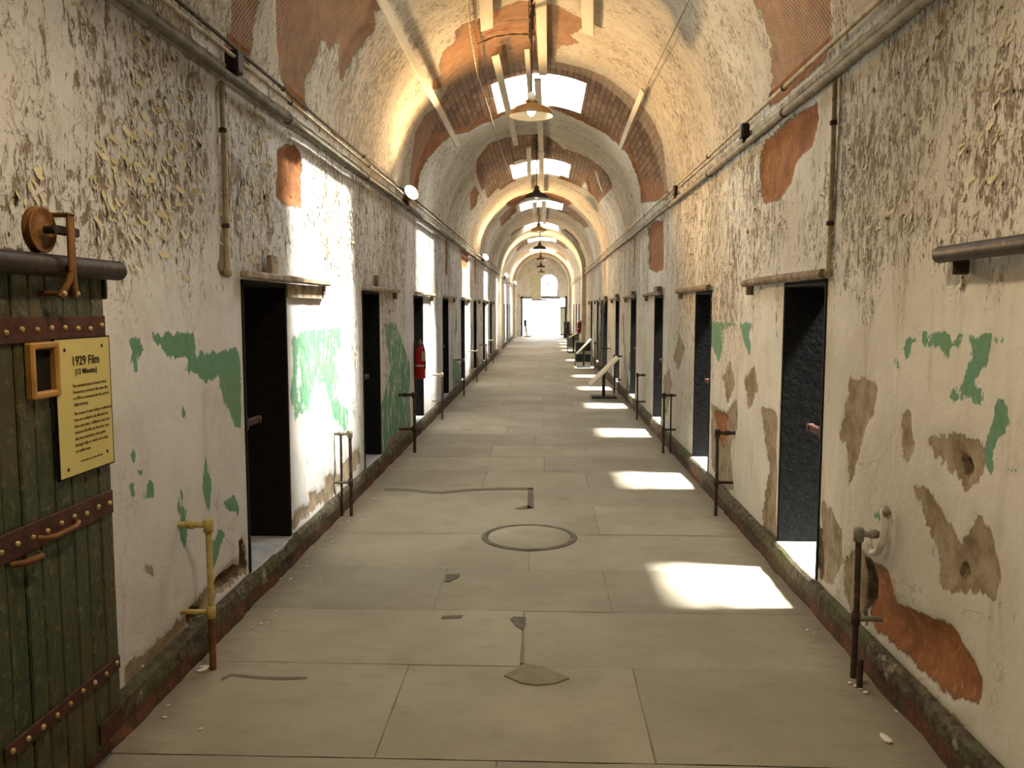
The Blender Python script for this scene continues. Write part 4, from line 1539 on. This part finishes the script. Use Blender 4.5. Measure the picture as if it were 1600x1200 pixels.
# ------------------------------------------------------------------ boards and cables under the crown
def board(u0, v0, u1, v1, w, off, label, mat='board', th=.022):
    off += .035
    (a, pa), (b, pb) = vault_hit(u0, v0), vault_hit(u1, v1)
    A, B = vault_pt(pa, a.y, off), vault_pt(pb, b.y, off)
    d = (B - A)
    L = d.length
    o = bpy.data.objects.new('vault_board', None)
    m = MB()
    pm = (pa + pb) / 2
    nrm = Vector((-math.cos(pm), 0, -math.sin(pm)))
    dx = d.normalized()
    sxv = dx.cross(nrm).normalized()
    nv = sxv.cross(dx).normalized()
    R = Matrix((dx, sxv, nv)).transposed()
    n = 8
    vs, fs = [], []
    for i in range(n + 1):
        t = i / n
        bow = math.sin(t * PI) * .012
        for (s_, h_) in ((-.5, -.5), (.5, -.5), (.5, .5), (-.5, .5)):
            vs.append(A + R @ Vector((L * t, s_ * w, h_ * th + bow)))
    for i in range(n):
        for k in range(4):
            k2 = (k + 1) % 4
            fs.append((i * 4 + k, i * 4 + k2, i * 4 + 4 + k2, i * 4 + 4 + k))
    fs.append((0, 3, 2, 1))
    fs.append((n * 4, n * 4 + 1, n * 4 + 2, n * 4 + 3))
    m.add(vs, fs)
    ob = m.build('vault_board', mat, None, A)
    tag(ob, label, 'board', 'pale boards under the vault')
    return ob


board(845, -30, 849, 106, .10, .045, 'widest cream board along the crown, in front of the first skylight')
board(840, 110, 846, 226, .085, .07, 'cream board along the crown crossing the first skylight')
board(769, 72, 804, 218, .085, .06, 'slanting cream board to one side of the copper lamp, crossing the skylight')
board(753, -40, 756, 32, .12, .05, 'short wide cream board at the top edge, beside the twisted cable')
board(923, -40, 924, 39, .115, .05, 'short cream board at the top edge, beyond the crown board from the cable')
board(822, 62, 830, 180, .055, .055, 'narrow cream board just beside the copper lamp stem')
board(825, 221, 826, 297, .085, .06, 'cream board crossing the second skylight beside the dark lamp stem')
board(846, 228, 847, 298, .10, .06, 'broad cream board crossing the second skylight along the crown')
board(835, 311, 834, 340, .12, .06, 'left of two far boards crossing the third skylight')
board(850, 309, 851, 345, .12, .06, 'right of two far boards crossing the third skylight')
board(578, -20, 709, 222, .07, .045, 'long cream batten running along the vault above the lit floodlight')
board(1014, 133, 976, 226, .06, .045, 'cream batten on the vault facing the floodlight, by the brick courses')
board(735, 272, 752, 312, .07, .05, 'short batten on the vault beyond the first bare brick arch')
board(937, 262, 948, 295, .07, .05, 'broken lath hanging at the second bare brick arch', 'board')


def cable(px, r, off, label, name='cable', mat='rope', twist=True):
    P = []
    for (u, v) in px:
        h, phi = vault_hit(u, v)
        P.append(vault_pt(phi, h.y, off + .03))
    pts = []
    for a, b in zip(P, P[1:]):
        n = max(2, int((b - a).length / .04))
        for i in range(n):
            pts.append(a.lerp(b, i / n))
    pts.append(P[-1])
    m = MB()
    o_ = P[0]
    if twist:
        for s_ in range(2):
            tw = []
            for i, p in enumerate(pts):
                t = i * .9 + s_ * PI
                tw.append(p - o_ + Vector((math.cos(t) * r * .7, 0, math.sin(t) * r * .7)))
            m.tube(tw, r * .75, 6)
    else:
        m.tube([p - o_ for p in pts], r, 6)
    ob = m.build(name, mat)
    ob.location = o_
    tag(ob, label, 'cable')


cable([(724, -20), (730, 40), (742, 110), (760, 165), (772, 205), (783, 235), (795, 265)], .009, .05, 'twisted pale cable strung along the vault beside the slanting board')
cable([(1088, -10), (1050, 66), (1015, 134)], .006, .04, 'thin straight cable along the vault above the wall facing the sign', twist=False)
cable([(742, 58), (770, 46), (800, 42), (826, 42)], .009, .045, 'short pale rope looped across the bare brick to the copper lamp', 'rope')

# ------------------------------------------------------------------ wire netting hung under the near vault
def netting():
    y0, y1 = 3.6, 10.3
    p0, p1 = 0.10, PI - 0.10
    cell = .034
    S0, S1 = p0 * SARC, p1 * SARC
    W = S1 - S0
    L = y1 - y0
    vs, fs = [], []
    w = .0014

    def P(s, y, o_):
        return vault_pt((S0 + s) / SARC, y0 + y, o_ + .012 * mnoise.noise((s * 1.5, y * 1.2, 3.0)))
    for sgn in (1, -1):
        n = int((W + L) / cell)
        for i in range(n):
            c = i * cell
            # line: s - sgn*y = const
            if sgn == 1:
                ya, yb = max(0, c - W), min(L, c)
                f = lambda y: c - y
            else:
                ya, yb = max(0, -(c - L)), min(L, W - (c - L))
                f = lambda y: y + (c - L)
            if yb - ya < .03:
                continue
            k = max(1, int((yb - ya) / .14))
            b0 = len(vs)
            for j in range(k + 1):
                y = ya + (yb - ya) * j / k
                s = f(y)
                s = min(max(s, 0), W)
                for e in (-1, 1):
                    vs.append(tuple(P(s + e * w * .7, y + e * w * .7 * sgn, .030)))
            for j in range(k):
                a = b0 + 2 * j
                fs.append((a, a + 1, a + 3, a + 2))
    m = MB().add(vs, fs)
    o = m.build('wire_netting', 'wire')
    tag(o, 'fine wire netting stretched under the near vault to catch falling plaster', 'netting')


netting()

# ------------------------------------------------------------------ floodlights on the cornice
FL = [(9.45, 'bright floodlight on the cornice before the extinguisher doorway'), (21.5, 'second lit floodlight along the film-sign cornice'),
      (33.6, 'third lit floodlight along the film-sign cornice, past the pilaster'), (44.0, 'farthest lit floodlight, close to the bright end doorway')]
for k, (y, lab) in enumerate(FL):
    o = thing('floodlight', lab, 'lamp', (-1.50, y, 2.90), group='floodlights on the cornice')
    aim = Vector((.66, -.62, .42)).normalized()
    zax = aim
    xax = zax.cross(Vector((0, 0, 1))).normalized()
    yax = zax.cross(xax)
    R = Matrix((xax, yax, zax)).transposed()
    m = MB().lathe([(.022, -.10), (.034, -.095), (.040, -.04), (.075, .0), (.095, .03), (.098, .035), (.092, .034), (.072, .004), (.03, -.02)], (0, 0, .02), 24, R)
    m.build('reflector', 'brass', o)
    MB().lathe([(.001, .012), (.05, .010), (.082, .004), (.086, -.002)], Vector((0, 0, .02)) + R @ Vector((0, 0, .030)), 24, R).build('lens', 'glow', o)
    MB().tube([(0, 0, .0), (-.02, .05, -.03), (-.06, .09, -.06)], .012, 8).build('arm', 'iron', o)
    MB().box((-.10, .05, -.10), (-.03, .16, -.02), bev=.01).build('wiring_box', 'rust_red', o)
    MB().ball((-.02, .09, .06), .04, 8).build('spare_bulb', 'brass', o)
    ld = bpy.data.lights.new('flood_lamp', 'SPOT')
    ld.energy = (400, 400, 800, 1000)[k]
    ld.color = (1.0, .66, .33)
    ld.spot_size = math.radians(138)
    ld.spot_blend = .7
    ld.shadow_soft_size = .06
    lo = bpy.data.objects.new('flood_lamp', ld)
    lo.location = Vector((-1.50, y, 2.96)) + aim * .15
    lo.rotation_euler = aim.to_track_quat('-Z', 'Y').to_euler()
    COL.objects.link(lo)

# ------------------------------------------------------------------ fire extinguishers
def extinguisher(x, y, z, label, sx):
    o = thing('fire_extinguisher', label, 'fire extinguisher', (x, y, z))
    o.scale = (.84, .84, .84)
    MB().lathe([(.001, 0), (.066, 0), (.074, .008), (.075, .02), (.075, .40), (.070, .44), (.048, .475), (.026, .49), (.024, .51)], (0, 0, 0), 28).build('body', 'red', o)
    MB().lathe([(.0757, -.008), (.078, -.006), (.078, .006), (.0757, .008)], (0, 0, .20), 28).build('strap', 'chip', o)
    m = MB().lathe([(.022, .505), (.028, .51), (.028, .545), (.018, .555), (.001, .556)], (0, 0, 0), 16)
    v_ = m.build('valve', 'brass', o)
    MB().box((-.012, -.12, .575), (.012, .02, .587), rot=None, bev=.003).build('lever', 'black', v_)
    MB().box((-.010, -.10, .548), (.010, .02, .558), bev=.003).build('carry_handle', 'black', v_)
    MB().tube([(0, -.02, .53), (.05, -.06, .52), (.075, -.07, .42), (.078, -.04, .25), (.078, -.03, .15)], .010, 8).build('hose', 'black', o)
    MB().box((.030 if sx < 0 else -.09, -.088, .27), (.09 if sx < 0 else -.03, -.078, .42), bev=.002).build('inspection_tag', 'tagpaper', o)
    MB().box((-.10 if sx < 0 else .07, -.02, .10), (-.07 if sx < 0 else .10, .02, .56), bev=.003).build('wall_bracket', 'iron', o)


p = onx(653, 594, -1.56)
extinguisher(-1.56, 10.52, p.z, 'red fire extinguisher with grey tag in the third doorway past the sign', -1)
extinguisher(1.275, 29.86, .72, 'small red fire extinguisher far off behind the display stands', 1)

# ------------------------------------------------------------------ manhole
p = onz(827, 839)
o = thing('manhole_cover', 'round flush manhole cover with a dark rim in the floor slabs', 'manhole', (p.x, p.y, 0))
MB().lathe([(.300, -.006), (.302, .0055), (.318, .007), (.336, .006), (.344, .003), (.345, -.006)], (0, 0, 0), 64).build('rim', 'mend_dark', o)
md = MB().lathe([(.001, .004), (.15, .0045), (.296, .004), (.298, .002), (.299, -.006)], (0, 0, 0), 64)
lid = md.build('lid', 'floor', o)
A = lid.data.attributes.new('tone', 'FLOAT', 'FACE')
A.data.foreach_set('value', np.full(len(lid.data.polygons), .75, np.float32))


# ------------------------------------------------------------------ reading stands and display panels
def reading_stand(x, y, half, zc, slope, hw, label, depth=.34):
    o = thing('reading_stand', label, 'sign stand', (x, y, 0), group='slanted reading stands')
    MB().box((-hw, -.20, 0), (hw, .20, .030), bev=.006).build('foot_plate', 'black', o)
    MB().box((-.028, -.028, .028), (.028, .028, zc - .01), bev=.005).build('post', 'black', o)
    R = Matrix.Rotation(-slope, 3, 'Y')
    MB().box((-half, -depth, zc - .012 + .02), (half, depth, zc + .012 + .02), rot=R, bev=.003).build('reading_panel', 'board', o)
    MB().box((-half * .5, -depth * .6, zc - .006), (half * .5, depth * .6, zc + .006), rot=R).build('support_tray', 'black', o)
    return o


p = onz(943, 621)
reading_stand(p.x, p.y, .36, .47, math.radians(45), .23, 'nearest slanted reading stand on a black post, by the sunlit floor patches')
p = onz(912, 573.5)
reading_stand(p.x, p.y, .28, .55, math.radians(46), .19, 'second slanted reading stand, standing before the black panelled display')
p = onz(896, 551)
reading_stand(p.x, p.y, .20, .62, math.radians(30), .20, 'farthest slanted reading stand, in front of the grey display')


def display(x0, x1, y, z1, label, dark):
    o = thing('display_stand', label, 'display', ((x0 + x1) / 2, y, 0))
    w = (x1 - x0) / 2
    for s_ in (-1, 1):
        MB().box((s_ * w - .02, -.02, 0), (s_ * w + .02, .02, z1), bev=.004).build('upright', 'grey_panel', o)
        MB().box((s_ * w - .02, -.18, 0), (s_ * w + .02, .18, .03), bev=.004).build('foot', 'black', o)
    MB().box((-w, -.018, z1 - .03), (w, .018, z1), bev=.004).build('top_rail', 'grey_panel', o)
    if dark:
        h = z1 - .03
        MB().box((-w + .02, -.012, h - .25), (w - .02, .012, h - .01), bev=.003).build('panel', 'black', o)
        MB().box((-w + .02, -.015, h - .34), (w - .02, .015, h - .25), bev=.003).build('middle_rail', 'grey_panel', o)
        MB().box((-w + .02, -.012, h - .56), (w - .02, .012, h - .34), bev=.003).build('panel', 'black', o)
    else:
        MB().box((-w + .02, -.012, .18), (w - .02, .012, z1 - .03), bev=.003).build('panel', 'grey_panel', o)
        MB().box((-w - .03, -.06, z1), (w + .03, .06, z1 + .03), bev=.004).build('cap', 'black', o)
    return o


a, b = ony(899, 533, 23.6), ony(924, 533, 23.6)
display(a.x, b.x, 23.6, a.z, 'free-standing display frame holding two black panels', True)
a, b = ony(886.5, 523, 30.8), ony(904, 523, 30.8)
display(a.x, b.x, 30.8, a.z, 'free-standing grey display panel with a dark top, by the far pilaster', False)

# far green door slid open on the wall facing the sign
o = thing('cell_door', 'green-brown plank door slid open far along the wall facing the sign', 'door', (XR - .06, 20.45, 0))
m = MB()
for i in range(7):
    m.box((-.04, .115 * i + .002, HC + .03), (0.0, .115 * i + .113, DTOP - .025), bev=.005)
m.build('plank_panel', 'plank', o)
for z in (.5, 1.0, 1.55):
    MB().box((-.05, .02, z - .035), (-.039, .78, z + .035), bev=.003).build('iron_strap', 'rust_red', o)
MB().box((-.062, .30, DTOP - .10), (-.041, .36, DTOP + .10), bev=.004).build('hanger', 'iron', o)

# ------------------------------------------------------------------ pilaster arches
for i, y in enumerate((29.6, 45.2)):
    m = MB()
    w, dpt = .55, .14
    m.box((XL - .02, y, 0), (XL + dpt, y + w, VZ + .02), bev=.01)
    m.box((XR - dpt, y, 0), (XR + .02, y + w, VZ + .02), bev=.01)
    n = 30
    for k in range(n):
        p0, p1 = PI * k / n, PI * (k + 1) / n
        vs = []
        for yy_ in (y, y + w):
            for ph_ in (p0, p1):
                vs.append(vault_pt(ph_, yy_, -.03))
                vs.append(vault_pt(ph_, yy_, dpt))
        m.add(vs, [(0, 1, 3, 2), (4, 6, 7, 5), (1, 5, 7, 3), (0, 2, 6, 4)])
    o = m.build('trim_%d' % (i + 3), 'pilaster')
    struct(o)

# ------------------------------------------------------------------ end wall, doorway, window, daylight beyond
dl_, dr_ = ony(815, 500, YE).x, ony(874.5, 500, YE).x
dtop = ony(845, 466, YE).z
wl, wr = ony(843, 450, YE).x, ony(872, 450, YE).x
wz0, wz1 = ony(857, 463.5, YE).z, ony(857, 428, YE).z
dlr = ony(884.5, 500, YE).x


def end_wall():
    m = MB()
    n = 14
    wc, wrad = (wl + wr) / 2, (wr - wl) / 2
    zs_ = wz1 - wrad
    # columns of quads: build by x strips
    xs = sorted(set([-2.4, dl_, dlr, 2.4] + [wc - wrad * math.cos(PI * k / n) for k in range(n + 1)]))
    th = .45
    for a, b in zip(xs, xs[1:]):
        c = (a + b) / 2
        z0 = 0.0
        spans = []
        if dl_ < c < dlr:
            z0 = dtop
        if wl < c < wr:
            top = lambda x: zs_ + math.sqrt(max(0, wrad ** 2 - (x - wc) ** 2))
            spans = [(z0, z0, wz0, wz0), (top(a), top(b), 4.9, 4.9)]
        else:
            spans = [(z0, z0, 4.9, 4.9)]
        for (za, zb, zc, zd) in spans:
            vs = [(a, YE, za), (b, YE, zb), (b, YE, zd), (a, YE, zc), (a, YE + th, za), (b, YE + th, zb), (b, YE + th, zd), (a, YE + th, zc)]
            m.add(vs, [(0, 1, 2, 3), (5, 4, 7, 6), (0, 4, 5, 1), (3, 2, 6, 7), (0, 3, 7, 4), (1, 5, 6, 2)])
    o = m.build('wall_end', 'stone_end')
    struct(o)
    # window frame with mullion and glass
    f = MB()
    arc = [Vector((wc - wrad * math.cos(PI * k / n), YE + .2, zs_ + wrad * math.sin(PI * k / n))) for k in range(n + 1)]
    f.tube([Vector((wl + .02, YE + .2, wz0))] + arc + [Vector((wr - .02, YE + .2, wz0))], .035, 8)
    f.box((wc - .025, YE + .17, wz0), (wc + .025, YE + .23, wz1 - .02))
    f.box((wl, YE + .17, wz0 - .02), (wr, YE + .23, wz0 + .05))
    f.box((wl, YE + .185, zs_ - .02), (wr, YE + .215, zs_ + .02))
    fo = f.build('window_9', 'iron')
    struct(fo)
    g = MB().add([(wl, YE + .2, wz0)] + [tuple(p) for p in arc] + [(wr, YE + .2, wz0)], [tuple(range(n + 3))])
    g.build('pane', 'glass', fo)


end_wall()
# back wall behind the camera
o = MB().box((-2.4, YB - .3, -.1), (2.4, YB, 4.9)).build('wall_back', 'stone_end')
struct(o)
# doorway fittings at the far end
m = MB()
m.box((dl_ - .02, YE - .12, 0), (dl_ + .07, YE + .02, dtop + .12), bev=.01)
m.box((dlr - .07, YE - .12, 0), (dlr + .03, YE + .02, dtop + .12), bev=.01)
m.box((dl_ - .1, YE - .10, dtop - .02), (dr_ + .02, YE + .02, dtop + .05), bev=.01)
o = m.build('door_27', 'iron')
struct(o)
hd = ony(880, 480, YE).z
o = thing('gate_leaf', 'pale panelled door leaf folded beside the bright end doorway', 'door', ((dr_ + dlr) / 2, YE - .02, 0))
w = (dlr - dr_) / 2 - .04
MB().box((-w, -.03, .06), (w, .03, hd), bev=.006).build('panel', 'pale_panel', o)
for zz in (.10, hd - .02):
    MB().box((-w - .01, -.045, zz - .04), (w + .01, .045, zz + .04), bev=.006).build('rail', 'iron', o)
MB().box((-w - .02, -.04, .3), (-w + .01, .04, hd), bev=.004).build('stile', 'iron', o)
o = thing('window_board', 'pale greenish board hanging over one half of the arched end window', 'board', (ony(838, 450, YE - .15).x, YE - .15, ony(838, 469, YE - .15).z))
hh = ony(838, 429, YE - .15).z - ony(838, 469, YE - .15).z
MB().box((-.27, -.02, 0), (.27, .02, hh), bev=.006).build('panel', 'pale_panel', o)
MB().box((-.27, -.03, -.02), (.62, .03, .05), bev=.006).build('bottom_rail', 'rail_brown', o)
p = ony(857, 520, YE + 1.2)
o = thing('bollard', 'thin grey pole standing in the daylight of the end doorway', 'pole', (ony(847, 500, YE + 1.4).x, YE + 1.4, 0))
MB().tube([(0, 0, 0), (0, 0, 1.9)], .025, 10).build('post', 'iron', o)
MB().lathe([(.001, .02), (.10, .02), (.11, 0)], (0, 0, 0), 16).build('foot', 'iron', o)
p = ony(820.5, 527, YE - .5)
o = thing('barrier_stand', 'dark box on a pale post with flat foot beside the end doorway', 'stand', (p.x, YE - .5, 0))
MB().box((-.10, -.10, 0), (.36, .12, .07), bev=.02).build('foot', 'tagpaper', o)
MB().tube([(.10, 0, .07), (.06, 0, .3), (.02, 0, .62)], [.05, .06, .07], 10).build('post', 'tagpaper', o)
MB().box((-.07, -.08, .60), (.09, .08, .95), bev=.02).build('box', 'black', o)
p = ony(887, 533, YE - 1.2)
o = thing('bin', 'grey upright bin standing at the pilaster beside the end doorway', 'bin', (1.24, YE - 2.1, 0))
MB().lathe([(.001, .0), (.14, .0), (.16, .02), (.17, .80), (.001, .80)], (0, 0, 0), 20).build('body', 'iron', o)
MB().lathe([(.175, .80), (.175, .84), (.12, .88), (.001, .89)], (0, 0, 0), 20).build('lid', 'pipe_rust', o)
o = MB().box((-9, YE + .38, -.1), (9, YE + 30, -.012)).build('ground', 'pavement')
struct(o)
ld = bpy.data.lights.new('sky_portal', 'AREA')
ld.shape = 'RECTANGLE'
ld.size, ld.size_y = dlr - dl_, dtop
ld.cycles.is_portal = True
lo = bpy.data.objects.new('sky_portal', ld)
lo.location = ((dl_ + dlr) / 2, YE + .40, dtop / 2)
lo.rotation_euler = (-PI / 2, 0, 0)
COL.objects.link(lo)

# ------------------------------------------------------------------ plaster chips on the floor
chip0 = None
CH = [(1385, 1157, .035), (1352, 1083, .014), (1400, 1112, .008), (430, 850, .010), (425, 868, .012), (437, 905, .012), (455, 905, .009), (470, 895, .009), (500, 905, .008), (385, 945, .010), (408, 975, .014), (417, 974, .010), (432, 955, .010), (395, 982, .008), (257, 1122, .012), (262, 1103, .010),
      (575, 776, .018), (585, 780, .015), (565, 795, .012), (600, 772, .014), (560, 806, .012), (316, 1048, .028), (322, 1044, .02), (313, 1140, .010), (1336, 1073, .012), (1345, 1078, .010), (1328, 1068, .012), (1390, 1090, .008), (1262, 985, .010), (1270, 990, .008), (1040, 700, .015), (1130, 800, .012), (480, 885, .011), (520, 848, .012), (545, 815, .012)]
for k, (u, v, r) in enumerate(CH):
    p = onz(u, v)
    if k < 4:
        m = MB()
        n = 8
        rr = [r * random.uniform(.55, 1.1) for _ in range(n)]
        top = [(rr[i] * math.cos(2 * PI * i / n) * 1.25, rr[i] * .75 * math.sin(2 * PI * i / n), .001) for i in range(n)]
        m.prism(top, (0, 0, r * .16 + .001))
        ob = m.build('plaster_chip', 'chip')
        if k == 0:
            tag(ob, 'large pale plaster flake on the slabs, below the bare orange stone', 'plaster chip')
        else:
            tag(ob, 'small white plaster chip fallen on the floor slabs near a curb', 'plaster chip', 'plaster chips on the floor')
            base = ob
            base_r = r
    else:
        ob = base.copy()
        COL.objects.link(ob)
        f = r / base_r
        ob.scale = (f * random.uniform(.7, 1.3), f * random.uniform(.7, 1.3), min(f, 2))
        ob['label'] = 'small white plaster chip fallen on the floor slabs near a curb'
    ob.location = (p.x, p.y, .001)
    ob.rotation_euler = (0, 0, random.uniform(0, 6.28))

# ------------------------------------------------------------------ daylight and lamps
w = bpy.data.worlds.new('world')
scene.world = w
w.use_nodes = True
bg = w.node_tree.nodes['Background']
bg.inputs[0].default_value = (0.87, 0.94, 1.0, 1)
bg.inputs[1].default_value = 12.0

sd = bpy.data.lights.new('sun', 'SUN')
sd.energy = 42
sd.angle = math.radians(8)
sd.color = (1.0, .97, .93)
so = bpy.data.objects.new('sun', sd)
so.rotation_euler = Vector((-1, .05, -1.80)).to_track_quat('-Z', 'Y').to_euler()
so.location = (8, 10, 14)
COL.objects.link(so)

# the lamp of the row that hangs just behind the camera's view
ld = bpy.data.lights.new('pendant_glow', 'SPOT')
ld.energy = 125
ld.color = (1, .80, .54)
ld.spot_size = math.radians(150)
ld.spot_blend = .6
ld.shadow_soft_size = .1
lo = bpy.data.objects.new('pendant_glow', ld)
lo.location = (-.10, 2.04, 3.43)
COL.objects.link(lo)

vs_ = scene.view_settings
vs_.view_transform = 'Standard'
vs_.look = 'None'
vs_.gamma = 1.0
vs_.exposure = 0.3
vs_.use_curve_mapping = False
